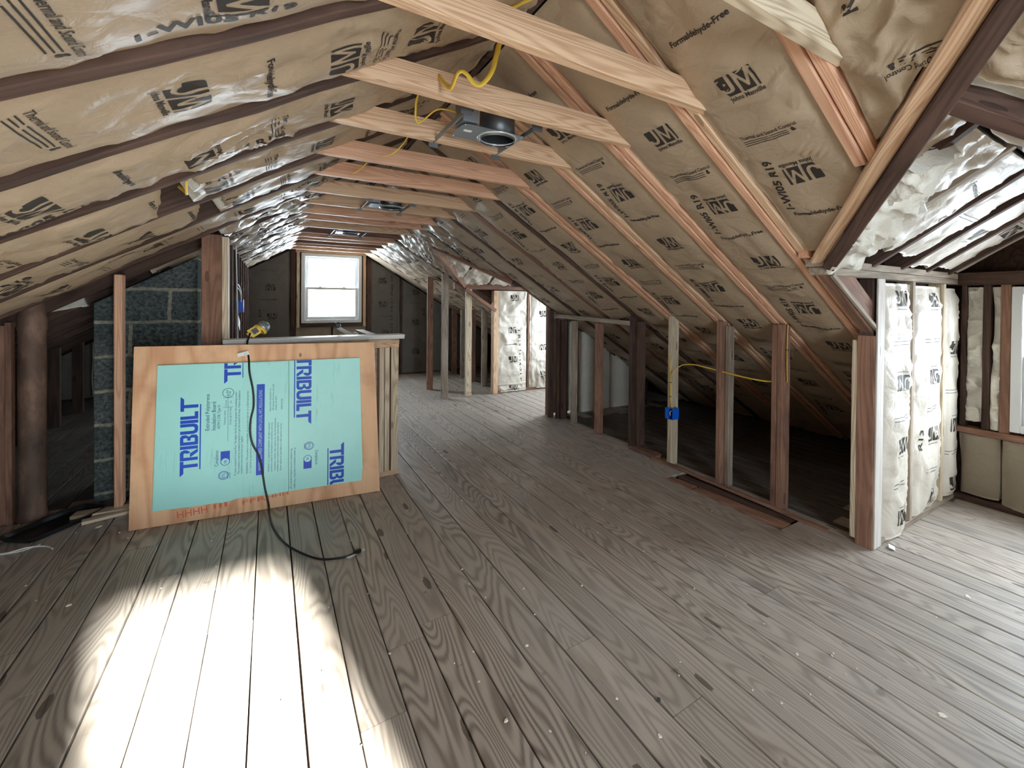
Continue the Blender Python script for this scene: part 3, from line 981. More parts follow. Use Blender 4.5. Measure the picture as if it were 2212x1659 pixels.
# crumpled piece between the jack rafter and the valley
o = batt('insulation_batt', pR(R0, 0.46, .02), SR, NR, 2.2, .50, 141, M['kraft'],
         [('form', .10, 0, 0), ('jm', .40, .09, 0), ('therm', .80, -.02, 180), ('r19', .52, -.14, 84), ('jm', 1.0, 0, 180), ('form', 1.3, -.05, 0)], bulge=.03, wr=1.7, res=.018,
         t1=lambda v: sR(vx1(max(0.46 - v, D1Y - .25))) - R0 - 0.12 if (0.46 - v) > D1Y - .25 else sR(vx1(D1Y)) - .30 - R0 + (0.46 - v - .25) * .4, crumple=.026)
tag(o, 'badly crumpled kraft batt wedged between the short rafter and the valley board', 'insulation batt', 'batts on the right slope')
# behind the camera
for k, (y0, y1) in enumerate(((-2.18, -1.78), (-1.72, -1.28), (-1.22, -.78), (-.72, -.28))):
    tag(batt('insulation_batt', pR(R0, (y0 + y1) / 2, .012), SR, NR, 4.66, y1 - y0, 150 + k, M['kraft'], (), res=.08), 'kraft-faced insulation batt on the right slope behind the camera', 'insulation batt', 'batts behind the camera')
for k, (y0, y1) in enumerate(((-2.18, -1.78), (-1.72, -1.28), (-1.22, -.78), (-.72, -.28), (-.22, .19), (.25, .70))):
    tag(batt('insulation_batt', pL(R0, (y0 + y1) / 2, .012), SL, NL, 4.3, y1 - y0, 160 + k, M['kraft'], (), res=.08), 'kraft-faced insulation batt on the left slope behind the camera', 'insulation batt', 'batts behind the camera')

# ================================================================== INSULATION BATTS, LEFT SLOPE
# s positions of the gaps torn in the paper
for i in range(len(T) - 1):
    w0 = T[i] + .047; w1 = T[i + 1] - .002
    yc, W = (w0 + w1) / 2, w1 - w0 + .006
    lab = 'kraft-faced insulation batt on the left slope between the %s and %s rafters' % (ORD[i], ORD[i + 1])
    st = {0: .10, 1: .235 - R0 - .476 + .52, 2: .44, 3: .22, 4: .38, 5: .15}.get(i, .3)
    near = i < 5
    if i >= 5 and yc < 3.9: pass
    if i == 0:
        pr = [('jm', .33 - R0, 0.05, 0), ('therm', .60 - R0, .03, 0), ('form', .13 - R0, 0, 0), ('jm', .84 - R0, 0, 180), ('code', .36 - R0, .13, 90)]
    elif i == 1:
        pr = [('jm', .03 - R0, 0.03, 180), ('form', .265 - R0, 0.02, 0), ('jm', .475 - R0, -.02, 0), ('therm', .74 - R0, -.03, 0), ('jm', -.24 - R0, 0, 180), ('therm', -.1 - R0, .03, 0), ('jm', .98 - R0, 0, 180)]
    elif i == 2:
        pr = [('therm', .221 - R0, 0, 0), ('jm', .49 - R0, .02, 180), ('form', .71 - R0, -.02, 0), ('jm', .945 - R0, -.03, 0), ('jm', .0 - R0, 0, 0), ('code', .37 - R0, .07, 86), ('code', .96 - R0, .10, 86), ('therm', 1.2 - R0, 0, 0)]
    else:
        pr = seq(st, 3.5, first=i % 4, pv=.02 * math.sin(i * 2.3), short=not near)
    kw = dict(bulge=.028, wr=1.8 if i < 6 else 2.1, res=.02 if i < 3 else (.028 if i < 6 else .035), crumple=0.0 if i < 6 else .022)
    mat = M['kraft'] if i < 6 else M['kraft_grey']
    if i in (3, 4):
        g0, g1 = ((.56, .66), (.50, .58))[i - 3]
        o = batt('insulation_batt', pL(R0, yc, .010), SL, NL, g0 - R0, W, 200 + i, mat, pr, rag=.03, tuck=.0, t1=lambda v, g0=g0: g0 - R0 + .12 * v, **kw)
        tag(o, lab.replace('batt on', 'batt, upper piece, on'), 'insulation batt', 'batts on the left slope')
        o = batt('insulation_batt', pL(g1, yc, .010), SL, NL, 2.1 - g1, W, 230 + i, mat, [(a, b - (g1 - R0), c, d) for a, b, c, d in pr], t0=lambda v: .05 + .25 * v, rag=.0, **kw)
        tag(o, lab.replace('batt on', 'batt, lower piece, on'), 'insulation batt', 'batts on the left slope')
    else:
        L = 2.75 if i < 6 else (.56 if i == 6 else 1.05 if i < 9 else .95) - R0
        o = batt('insulation_batt', pL(R0, yc, .010), SL, NL, L, W, 200 + i, mat, pr, rag=.05 if i >= 6 else 0, **kw)
        tag(o, lab, 'insulation batt', 'batts on the left slope')
# loose yellow cable end poking from the gap in the left slope
tag(tube('cable_stub', [pL(.575, 2.19, -.01), pL(.60, 2.28, -.03), pL(.60, 2.36, -.012), pL(.61, 2.40, .03)], .006, M['cable'], flat=.5), 'short yellow cable end poking through the torn paper of the left slope', 'cable')

# ================================================================== KNEE WALL, RIGHT
RNG.seed(21)
KX = 2.84


def stud(name, x, y, z1, mat, label, group=None, w=.089, t=.040, z0=0.0, nseg=6, jit=.0012, cat='stud', cut=None, ax='x'):
    """upright: w along X (or Y), t across"""
    side = (1, 0, 0) if ax == 'x' else (0, 1, 0)
    o = board(name, (x, y, z0), (x, y, z1), side, w, t, mat, nseg=nseg, jit=jit, bev=.003)
    return tag(o, label, cat, group)


G = 'posts of the right knee wall'
kz = lambda x: zR(x) + .0
o = stud('post', KX + .045, 1.672, kz(KX) - .025, M['old_red'], 'red-brown post with a yellow cable hanging down its side', G, t=.04)
o = stud('post', KX + .047, 1.713, kz(KX) - .03, M['old_red'], 'red-brown board nailed behind the post with the hanging yellow cable', G, t=.036, z0=.02)
o = stud('post', KX + .045, 2.150, kz(KX) - .025, M['old_red'], 'dark red-brown post right of the one carrying the blue box', G, t=.04)
o = stud('post', KX + .075, 2.108, kz(KX) - .06, M['old_grey'], 'grey-brown board nailed on the near side of the post right of the blue box', G, w=.06, t=.036, z0=.0)
o = stud('post', KX + .050, 2.640, kz(KX) + .0, M['fir_pale'], 'pale pine post carrying the blue electrical box', G, t=.040)
o = stud('post', KX + .030, 3.120, kz(KX) - .02, M['old_dark'], 'dark doubled post left of the pale post with the blue box', G, t=.045, w=.06, z0=.012)
o = stud('post', KX + .085, 3.085, kz(KX) - .07, M['old_dark'], 'wider dark board behind the doubled post at the end of the short header', G, t=.05, w=.10, z0=.03)
o = stud('post', KX + .060, 3.665, 1.155, M['old_red'], 'red-brown post under the short header', G, t=.04)
o = stud('post', KX + .075, 4.135, 1.155, M['old_grey'], 'weathered grey post under the short header', G, t=.04, w=.07)
o = stud('post', KX - .035, 4.46, kz(2.80) - .02, M['old_dark'], 'narrow dark end post where the right knee wall stops at the far dormer', G, t=.045, w=.06)
o = stud('post', KX + .02, 4.385, 1.17, M['old_dark'], 'dark post beside the end post of the right knee wall', G, t=.04, w=.05)
o = stud('post', KX + .065, 4.33, 1.15, M['old_dark'], 'broad dark board under the left end of the short header', G, t=.03, w=.09)
o = board('header', (KX + .01, 3.13, 1.175), (KX + .01, 4.47, 1.205), (1, 0, 0), .05, .042, M['old_grey'], nseg=6, jit=.001)
tag(o, 'grey weathered header board across the tops of the far knee wall posts', 'header')
# sole plate scraps
o = board('floor_block', (KX + .035, 2.78, .018), (KX + .035, 3.12, .018), (1, 0, 0), .09, .036, M['old_red'], nseg=5, jit=.004)
tag(o, 'broken old sole plate scrap at the foot of the doubled dark post', 'sole plate')
o = board('floor_block', (KX - .005, 1.35, .010), (KX - .005, 2.82, .010), (1, 0, 0), .03, .02, M['old_red'], nseg=8, jit=.003)
tag(o, 'thin old nailing strip on the floor along the knee wall', 'nailing strip')
# timbers lying in the slot
o = board('slot_timber', (2.665, 2.20, -.030), (2.70, 1.53, -.030), (1, 0, 0), .085, .06, M['old_red'], nseg=6, jit=.002)
tag(o, 'long dark red timber lying in the floor slot', 'timber')
o = board('slot_timber', (2.64, 2.44, -.030), (2.66, 2.215, -.030), (1, 0, 0), .085, .06, M['old_red'], nseg=3, jit=.002)
tag(o, 'short piece of dark timber at the far end of the floor slot', 'timber')
o = board('slot_timber', (2.775, 2.44, -.034), (2.80, 1.55, -.034), (1, 0, 0), .075, .05, M['old_dark'], nseg=6, jit=.002)
tag(o, 'darker timber on the knee wall side of the floor slot', 'timber')

# corner of the near dormer
o = stud('post', KX + .02, 1.215, 1.17, M['fir_pale'], 'pale beige stud standing beside the dark corner post of the near dormer', None, w=.05, t=.045, z0=.03)
o = stud('corner_post', KX + .035, 1.165, 1.20, M['old_red'], 'dark corner post of the near dormer, whitish on its window side', None, w=.085, t=.088, cat='post')
o = board('facing_board', (KX + .045, 1.116, .005), (KX + .045, 1.116, 1.52), (1, 0, 0), .088, .010, M['board_lit'], nseg=8, jit=.001)
tag(o, 'weathered board, lightened as window-lit, facing the corner post toward the window', 'board')
o = board('corner_post', (KX + .03, 1.17, 1.20), (KX + .03, 1.17, 1.52), (1, 0, 0), .07, .07, M['old_dark'])
tag(o, 'upper dark piece of the corner post under the long header', 'post')

# trimmer rafter and edge strip by the near dormer
o = board('trimmer_rafter', pR(sR(2.36), 1.165, .035), pR(sR(2.93), 1.165, .035), (0, 1, 0), .055, .15, M['old_red'], nseg=5, jit=.001)
tag(o, 'dark trimmer rafter beside the dormer opening above the corner post', 'trimmer rafter')
o = board('edge_strip', (2.36, 1.125, 1.522), (2.885, 1.125, 1.225), (0, 1, 0), .018, .022, M['old_grey'])
tag(o, 'light slanting strip on the underside of the trimmer rafter', 'strip')
# header of the dormer side wall
for z, lab in ((1.540, 'lower weathered header board along the side wall of the near dormer'), (1.580, 'upper weathered header board along the side wall of the near dormer')):
    o = board('header', (2.27 if z > 1.56 else 2.30, 1.165, z), (XD + .05, 1.165, z), (0, 1, 0), .090, .038, M['old_grey'], nseg=8, jit=.001)
    tag(o, lab, 'header')
# studs and batts in the side wall
for k, (x, lab) in enumerate(((3.362, 'narrow stud between the first and second bright batts beside the corner post'), (3.885, 'narrow stud between the second and third bright batts of the dormer side wall'))):
    stud('stud', x, 1.165, 1.52, M['fir_pale' if k else 'old_grey'], lab, 'studs of the near dormer side wall', w=.038, t=.089, z0=.03)
o = board('sole_plate', (2.93, 1.165, .016), (XD, 1.165, .016), (0, 1, 0), .09, .032, M['old_grey'], nseg=5, jit=.001)
tag(o, 'dusty sole plate on the floor along the near dormer side wall', 'sole plate')
dn = (0, -1, 0); dd = (0, 0, -1)
WL = [('jms', .10, .03, 0), ('line2', .34, 0, 0), ('jms', .57, 0, 180), ('line2', .78, 0, 0), ('jms', .97, .02, 0), ('line2', 1.17, 0, 0), ('jms', 1.36, .03, 180)]
o = batt('insulation_batt', (3.12, 1.135, 1.50), dd, dn, 1.49, .40, 301, M['kraft_lit'], WL, bulge=.05, wr=2.4, wavy=.03, res=.02, tuck=.02)
tag(o, 'bright crumpled paper batt right beside the corner post of the near dormer', 'insulation batt', 'batts in the near dormer side wall')
o = batt('insulation_batt', (3.62, 1.135, 1.495), dd, dn, 1.46, .44, 302, M['kraft_lit'], WL + [('code13', .98, -.14, 84)], bulge=.055, wr=2.4, res=.02, tuck=.02, wavy=.014)
tag(o, 'bright bulging paper batt between the two narrow studs, marked R13', 'insulation batt', 'batts in the near dormer side wall')
o = batt('insulation_batt', (4.01, 1.13, 1.49), dd, dn, 1.44, .22, 303, M['kraft_lit'], [('jms', .42, .0, 0), ('line2', .7, 0, 0), ('jms', .93, 0, 180), ('line2', 1.12, 0, 0), ('jms', 1.36, 0, 0)], bulge=.05, wr=1.4, res=.02, tuck=.02)
tag(o, 'sunlit paper batt in the inner corner beside the dormer front wall', 'insulation batt', 'batts in the near dormer side wall')
# dormer front wall
o = board('top_plate', (XD + .045, D1A, 1.56), (XD + .045, D1B + .05, 1.56), (1, 0, 0), .09, .09, M['old_dark'], nseg=4, jit=.001); tag(o, 'dark top plate over the near dormer window', 'plate')
o = board('window_sill_plate', (XD + .04, D1A, .50), (XD + .04, D1B, .50), (1, 0, 0), .10, .04, M['old_red'], nseg=4, jit=.002); tag(o, 'brown rough sill board under the near dormer window', 'plate')
o = board('sole_plate', (XD + .04, D1A, .02), (XD + .04, D1B, .02), (1, 0, 0), .10, .04, M['old_dark'], nseg=4, jit=.002); tag(o, 'dark sole plate under the near dormer window', 'sole plate')
stud('stud', XD + .045, .965, 1.515, M['old_dark'], 'dark stud between two strips of bare fibre left of the near dormer window', 'studs of the near dormer front wall', z0=.52)
stud('stud', XD + .045, .872, 1.515, M['old_red'], 'red-brown stud touching the near dormer window frame', 'studs of the near dormer front wall', z0=.52, t=.05)
stud('stud', XD + .045, 1.085, 1.515, M['old_dark'], 'dark corner stud in the dormer front wall behind the sunlit batt', 'studs of the near dormer front wall', z0=.52, t=.03)
stud('stud', XD + .045, -.115, 1.515, M['old_dark'], 'dark stud on the camera side of the near dormer window', 'studs of the near dormer front wall', z0=.52, t=.04)
for k, (y, w) in enumerate(((1.028, .085), (.918, .045))):
    o = batt('fibre_strip', (XD + .03, y, 1.50), dd, (-1, 0, 0), .97 if k else .93, w, 310 + k, M['fibre'], (), bulge=.015, wr=4, res=.010, depth=.04, crumple=.06, wavy=.02)
    tag(o, ['wide strip of bare yellowish fibre in the corner left of the dormer window', 'thin ragged strip of bare fibre against the red-brown window stud'][k], 'fibre insulation', 'bare fibre beside the near dormer window')
o = batt('insulation_batt', (XD + .02, 1.0, .475), dd, (-1, 0, 0), .42, .20, 320, M['kraft_dull'], (), bulge=.03, wr=1.3, res=.015)
tag(o, 'narrow dull paper batt under the sill in the dormer corner', 'insulation batt', 'batts under the near dormer window')
o = batt('insulation_batt', (XD + .02, .66, .475), dd, (-1, 0, 0), .44, .44, 321, M['kraft_dull'], [('jms', .37, .08, 180), ('line2', .12, .05, 0)], bulge=.075, wr=1.0, res=.02)
tag(o, 'fat bulging paper batt under the near dormer window', 'insulation batt', 'batts under the near dormer window')
o = batt('insulation_batt', (XD + .02, .17, .475), dd, (-1, 0, 0), .42, .46, 322, M['kraft_dull'], [('jms', .2, 0, 0)], bulge=.05, wr=1.0, res=.03)
tag(o, 'paper batt under the window at the camera end of the near dormer', 'insulation batt', 'batts under the near dormer window')
# camera side wall of the near dormer
for k, x in enumerate((2.3, 2.86, 3.36, 3.88)):
    if k: stud('stud', x, D1A - .045, 1.52, M['old_dark'], 'stud in the dormer side wall nearest the camera, out of the picture', 'studs on the camera side of the near dormer', w=.038, t=.089)
for k, x in enumerate((3.11, 3.62, 4.0)):
    o = batt('insulation_batt', (x, D1A - .01, 1.5), dd, (0, 1, 0), 1.48, (.44, .44, .2)[k], 330 + k, M['kraft_lit'], (), bulge=.04, res=.05)
    tag(o, 'paper batt in the dormer side wall nearest the camera', 'insulation batt', 'batts on the camera side of the near dormer')
o = board('header', (2.28, D1A - .045, 1.56), (XD + .05, D1A - .045, 1.56), (0, 1, 0), .09, .08, M['old_grey']); tag(o, 'header along the camera side of the near dormer', 'header')

# valley boards
V0 = Vector((2.30, 1.14, zR(2.30))); V1 = Vector((.93, -.17, zR(.93)))
vd = (V1 - V0).normalized(); vs = vd.cross(NR).normalized()
if vs.y > 0: vs = -vs      # toward the dormer side (camera)
o = board('valley_rafter', V0 + vs * .035 - NR * .030, V1 + vs * .035 - NR * .030, vs, .055, .17, M['old_dark'], nseg=10, jit=.002, bev=.004)
tag(o, 'long dark valley rafter running diagonally up from the dormer header', 'valley rafter')
o = board('valley_board', V0 - vs * .022 + NR * .0 - vd * .02, V1 - vs * .022 + NR * .0, vs, .055, .07, M['fir_new'], bev=.008)
tag(o, 'new orange-brown round-edged board nailed along the dark valley rafter', 'valley board')
o = box('valley_block', V0 - vs * .03 - NR * .03 + Vector((-.02, .04, .0)), (.09, .05, .06), M['fir_pink']); tag(o, 'small pink block at the foot of the orange valley board', 'block')
A1 = Vector((vx1(D1Y), D1Y, zR(vx1(D1Y))))
o = board('valley_rafter', A1 - NR * .03, Vector((2.30, D1A, 1.60 + .0)) - NR * .03, (0, 1, 0), .05, .15, M['old_dark'], nseg=4, jit=.002)
tag(o, 'short dark valley rafter beyond the dormer ridge at the upper right', 'valley rafter')
o = box('dormer_ridge_board', ((A1.x + XD) / 2 + .05, D1Y, A1.z + .085), (XD - A1.x, .028, .15), M['old_dark']); tag(o, 'dark ridge board of the near dormer', 'ridge board')

# near dormer roof: rafters and batts
dsl = (A1.z - 1.60) / (D1B - D1Y); dang = math.atan(dsl)
UD = Vector((0, math.cos(dang), -math.sin(dang))); ND = Vector((0, -math.sin(dang), -math.cos(dang)))
UD2 = Vector((0, -UD.y, UD.z)); ND2 = Vector((0, -ND.y, ND.z))


def pD(x, s, up=0.0): return Vector((x, D1Y, A1.z)) + UD * s - ND * up
def pD2(x, s, up=0.0): return Vector((x, D1Y, A1.z)) + UD2 * s - ND2 * up


DL = (D1B - D1Y) / math.cos(dang)
drx = (2.00, 2.42, 2.80, 3.18, 3.56, 3.94)
for k, x in enumerate(drx):
    y1 = min(D1B + .05, D1Y + (x - A1.x) / 1.045)
    o = board('dormer_rafter', pD(x, 0, .040), pD(x, (y1 - D1Y) / math.cos(dang), .040), (1, 0, 0), .040, .11, M['old_dark' if k != 1 else 'old_grey'], nseg=5, jit=.002)
    tag(o, '%s dark rafter of the near dormer roof, counted from the valley' % ORD[k].replace('nearest', 'first'), 'rafter', 'rafters of the near dormer')
    o = board('dormer_rafter', pD2(x, 0, .055), pD2(x, (y1 - D1Y) / math.cos(dang), .055), (1, 0, 0), .040, .11, M['old_dark'])
    tag(o, 'dormer rafter on the camera side of the near dormer roof', 'rafter', 'camera-side rafters of the near dormer')
for k in range(len(drx)):
    x0 = drx[k - 1] + .02 if k else A1.x + .04
    x1 = drx[k] - .02
    xc, W = (x0 + x1) / 2, x1 - x0
    L = DL
    tl = None
    if x0 < 2.30: tl = lambda v, xc=xc: min(L, max(.02, ((xc + v) - A1.x - .03) / 1.045 / math.cos(dang)))
    P_ = {2: [('form', .18, .02, -12), ('code13', .30, .1, 60)], 3: [('line2', .3, 0, 0)], 4: [('jms', .4, 0, 0)], 5: [('jms', .3, 0, 180)]}.get(k, [])
    o = batt('insulation_batt', pD(xc, .02, .008), UD, ND, (L - .05) if k not in (2, 3) else (L - .16, L - .12)[k - 2], W - (.03 if k > 2 else 0), 400 + k, M['kraft_lit'] if k > 0 else M['kraft'], P_, bulge=.030 if k < 3 else .018, wr=1.6, res=.018,
             t1=tl, crumple=.026 if k < 2 else .006, rag=.05 if k in (1, 2) else .03)
    tag(o, ['crumpled paper at the very top of the near dormer roof beside the valley', 'crumpled half-open batt beside the valley of the near dormer roof', 'billowing paper batt marked Formaldehyde-Free in the near dormer roof',
            'shiny paper batt in the middle of the near dormer roof', 'pale paper batt before the last bay of the near dormer roof', 'paper batt of the near dormer roof next to the window wall'][k], 'insulation batt', 'batts in the near dormer roof')
    o = batt('insulation_batt', pD2(xc, .02, .008), UD2, ND2, L - .05, W + .02, 420 + k, M['kraft'], (), bulge=.03, res=.05, t1=None if tl is None else (lambda v, xc=xc: min(L, max(.02, ((xc - v) - A1.x - .03) / 1.045 / math.cos(dang)))))
    tag(o, 'paper batt on the camera side of the near dormer roof', 'insulation batt', 'camera-side batts of the near dormer roof')
o = batt('insulation_batt', pD(drx[-1] + .09, .02, .008), UD, ND, DL - .04, .14, 441, M['kraft_dull'], (), bulge=.02, res=.04)
tag(o, 'narrow dull batt in the dormer roof against the window wall', 'insulation batt', 'batts in the near dormer roof')
# bare fibre spilling out along the valley
for k, (a, b, w) in enumerate(((.05, .34, .15), (.33, .62, .17), (.60, .80, .13))):
    p = V0.lerp(A1, a); q = V0.lerp(A1, b)
    uu = (q - p).normalized(); nn = (ND + NR * .25).normalized(); nn = (nn - uu * nn.dot(uu)).normalized()
    sd = uu.cross(nn)
    if sd.y > 0: pass
    sgn = 1 if (-uu).cross(nn).x > 0 else -1
    o = batt('fibre_tuft', p + Vector((.11, -.03, -.045)) + Vector((.03, 0, 0)) * k, uu, nn, (q - p).length, w + .05, 450 + k, M['fibre'], (), bulge=.035, wr=3.0, res=.012, depth=.05, crumple=.05)
    tag(o, ['lowest tuft of bare white fibre at the dormer header end of the valley', 'middle tuft of bare white fibre along the valley', 'uppermost tuft of bare white fibre along the valley'][k], 'fibre insulation', 'bare fibre along the near valley')
o = batt('insulation_batt', pD(2.36, .50, -.01), UD, ND, .24, .26, 460, M['kraft_lit'], (), bulge=.03, wr=2.0, res=.012, crumple=.035, t1=lambda v: .24 - .3 * abs(v))
tag(o, 'torn end of paper lying on the header at the dormer corner', 'insulation batt', 'batts in the near dormer roof')
o = board('lath_scrap', pD(2.18, .30, -.035), pD(2.42, .36, -.02), (0, 1, 0), .05, .012, M['white_paint'], bev=.001)
tag(o, 'whitish scrap of lath stuck in the fibre of the near dormer roof', 'wood scrap')

# ================================================================== FAR DORMER
GD = 'batts in the far dormer'
A2 = Vector((vx2(D2Y), D2Y, zR(vx2(D2Y))))
for k, (x, w) in enumerate(((3.03, .34), (3.48, .46), (3.92, .34))):
    # near side wall, seen from its fibre back
    o = batt('insulation_batt', (x, D2A + .055, 1.5 if x < 3.2 else 1.45), dd, (0, 1, 0), 1.46, w, 500 + k, M['kraft_lit'], (), bulge=.03, res=.05, depth=.08)
    tag(o, ['white fibre back of a batt seen between the posts under the short header', 'wide white fibre back of a batt in the near side wall of the far dormer', 'fibre back of the batt nearest the window of the far dormer'][k], 'insulation batt', 'batts in the near side wall of the far dormer')
for k, x in enumerate((2.83, 3.225, 3.73)):
    stud('stud', x, D2A + .05, 1.52, M['old_red'], 'stud in the near side wall of the far dormer, %s from the room' % ORD[k].replace('nearest', 'first'), 'studs of the far dormer near wall', w=.035, t=.089)
o = batt('insulation_batt', (3.09, D2B + .012, 1.52), dd, dn, 1.40, .50, 511, M['kraft_lit'], [('jms', .12, .02, 0), ('line2', .38, 0, 0), ('jms', .58, 0, 180), ('dash', .80, -.03, 0), ('jms', 1.04, .0, 0), ('date1', .98, .12, -88), ('line2', 1.26, 0, 0)], bulge=.03, wr=2.6, res=.018)
tag(o, 'lit paper batt with a date stamped down it in the far dormer side wall', 'insulation batt', GD)
o = batt('insulation_batt', (3.09, D2B - .01, .115), dd, dn, .10, .46, 512, M['kraft_lit'], [('jms', .05, 0, 0)], bulge=.05, wr=2.5, res=.012, depth=.03, crumple=.02)
tag(o, 'loose fold of pale paper on the floor under the dated batt', 'insulation batt', GD)
o = batt('insulation_batt', (3.62, D2B + .012, 1.52), dd, dn, 1.50, .46, 513, M['kraft_lit'], [('jms', .36, .0, 0), ('line2', .62, 0, 0), ('jms', .86, 0, 180), ('line2', 1.08, 0, 0), ('jms', 1.30, .0, 0)], bulge=.03, wr=2.8, res=.018)
tag(o, 'pale paper batt right of the dated one in the far dormer side wall', 'insulation batt', GD)
stud('stud', 3.355, D2B + .035, 1.52, M['old_red'], 'thin red-brown stud between the two bright batts of the far dormer', 'studs of the far dormer side wall', w=.022, t=.08)
stud('corner_post', 2.805, D2B + .03, 1.52, M['fir_new'], 'corner post at the left edge of the bright batts of the far dormer', None, w=.075, t=.09, cat='post')
stud('stud', 3.92, D2B + .05, 1.52, M['old_red'], 'stud beside the window wall of the far dormer', 'studs of the far dormer side wall', w=.038, t=.089)
o = board('header', (2.18, D2B + .045, 1.575), (XD + .05, D2B + .045, 1.575), (0, 1, 0), .09, .085, M['old_red'], nseg=4, jit=.001); tag(o, 'brown header over the bright batts of the far dormer', 'header')
o = board('header', (2.30, D2A - .02, 1.575), (XD + .05, D2A - .02, 1.575), (0, 1, 0), .09, .085, M['old_dark']); tag(o, 'dark header over the near side wall of the far dormer', 'header')
o = board('sole_plate', (2.84, D2B + .03, .018), (XD, D2B + .03, .018), (0, 1, 0), .09, .036, M['old_red'], nseg=4, jit=.003); tag(o, 'ragged sole plate under the bright batts of the far dormer', 'sole plate')
for y, lab in ((D2B, 'dark valley board above the header of the far dormer'), (D2A, 'dark valley board on the near side of the far dormer')):
    o = board('valley_rafter', Vector((2.32, y, zR(2.32))) - NR * .03, A2 - NR * .03, (0, 1, 0), .05, .13, M['old_red'], nseg=4, jit=.002); tag(o, lab, 'valley rafter')
o = board('edge_strip', (2.33, D2B - .01, 1.535), (2.80, D2B - .01, 1.225), (0, 1, 0), .03, .05, M['old_red']); tag(o, 'slanting brown trimmer from the far dormer header to its corner post', 'trimmer rafter')
o = box('dormer_ridge_board', ((A2.x + XD) / 2, D2Y, A2.z + .085), (XD - A2.x, .028, .15), M['old_dark']); tag(o, 'dark ridge board of the far dormer', 'ridge board')
dsl2 = (A2.z - 1.60) / (D2B - D2Y); da2 = math.atan(dsl2)
for sg in (1, -1):
    ud = Vector((0, sg * math.cos(da2), -math.sin(da2))); nd = Vector((0, -sg * math.sin(da2), -math.cos(da2)))
    L2 = (D2B - D2Y) / math.cos(da2)
    for k, x in enumerate((2.05, 2.47, 2.90, 3.33, 3.76)):
        tl = None
        if x < 2.4: tl = lambda v, x=x, sg=sg: min(L2, max(.03, ((x + sg * v) - A2.x - .02) / .87 / math.cos(da2)))
        o = batt('insulation_batt', A2 + Vector((x - A2.x, 0, 0)) - nd * .008 + ud * .02, ud, nd, L2 - .04, .41, 530 + k + 10 * (sg > 0), M['kraft_lit'] if sg > 0 else M['kraft_grey'], (), bulge=.03, wr=2.4, res=.03, crumple=.04 if sg > 0 else .01, t1=tl)
        tag(o, 'crumpled batt in the %s bay of the far dormer roof, %s slope' % (ORD[k].replace('nearest', 'first'), 'far' if sg > 0 else 'near'), 'insulation batt', 'batts in the far dormer roof')
        o = board('dormer_rafter', A2 + Vector((x + .215 - A2.x, 0, 0)) - nd * .05, A2 + Vector((x + .215 - A2.x, 0, 0)) - nd * .05 + ud * (L2 if x > 2.2 else L2 * .55), (1, 0, 0), .035, .10, M['old_dark'])
        tag(o, 'rafter of the far dormer roof after its %s bay, %s slope' % (ORD[k].replace('nearest', 'first'), 'far' if sg > 0 else 'near'), 'rafter', 'rafters of the far dormer')
for y0, y1, z0, z1, lab in ((D2A, 4.76, 0, 1.5, 'camera-side'), (5.74, D2B, 0, 1.5, 'far-side'), (4.78, 5.72, 0, .5, 'under-window')):
    o = batt('insulation_batt', (XD + .02, (y0 + y1) / 2, z1 - .02), dd, (-1, 0, 0), z1 - z0 - .04, y1 - y0 - .02, 560 + int(y0 * 9), M['kraft_lit'], (), bulge=.02, res=.06)
    tag(o, '%s batt in the front wall of the far dormer' % lab, 'insulation batt', 'batts in the far dormer front wall')

# far knee wall and partition
G = 'posts near the far dormer'
for x, y, z, m, lab in ((2.075, 6.79, None, 'old_red', 'thin brown post with a bright left edge, leftmost of the posts beyond the half wall'),
                        (2.06, 6.06, None, 'old_grey', 'tall grey-brown post, second from the left beyond the half wall'),
                        (2.40, 6.045, 1.55, 'fir_pale', 'pale pine post with two red dots left of the far dormer'),
                        ):
    zz = zR(x) - .01 if z is None else z
    stud('post', x, y, zz, M[m], lab, G, w=.089, t=.038)
for q in ((.52, ), (.055, )):
    o = lathe('red_mark', [(0, 0), (.009, 0), (.009, .003), (0, .003)], (2.425, 6.026, q[0]), (0, -1, 0), M['red_ink'], n=12); tag(o, 'small red dot on the pale pine post left of the far dormer', 'mark', 'red dots on the pale post')
for k, y in enumerate((6.62, 7.10, 7.55, 8.0)):
    stud('post', 2.90, y, zR(2.9) - .02, M['old_red' if k % 2 else 'old_grey'], 'dim old post in the dark behind the far posts, %s from the dormer' % ORD[k].replace('nearest', 'first'), 'dim posts behind the far dormer wall', t=.045)
for k, y in enumerate((6.36, 7.25, 7.72, 8.18)):
    if k > 9: stud('post', 2.085, y, zR(2.085) - .02, M['old_dark'], 'dark post of the inner far knee wall, %s toward the gable' % ORD[k - 1].replace('nearest', 'first'), 'posts of the inner far knee wall', t=.038)

# ================================================================== FAR GABLE
GG = 'framing of the far gable'
YF = YG + .045


def gst(x, z0, z1, w, m, lab, d=0.0):
    o = board('gable_stud', (x, YF + d, z0), (x, YF + d, z1), (1, 0, 0), w, .085, M[m], nseg=4, jit=.0015); tag(o, lab, 'stud', GG)


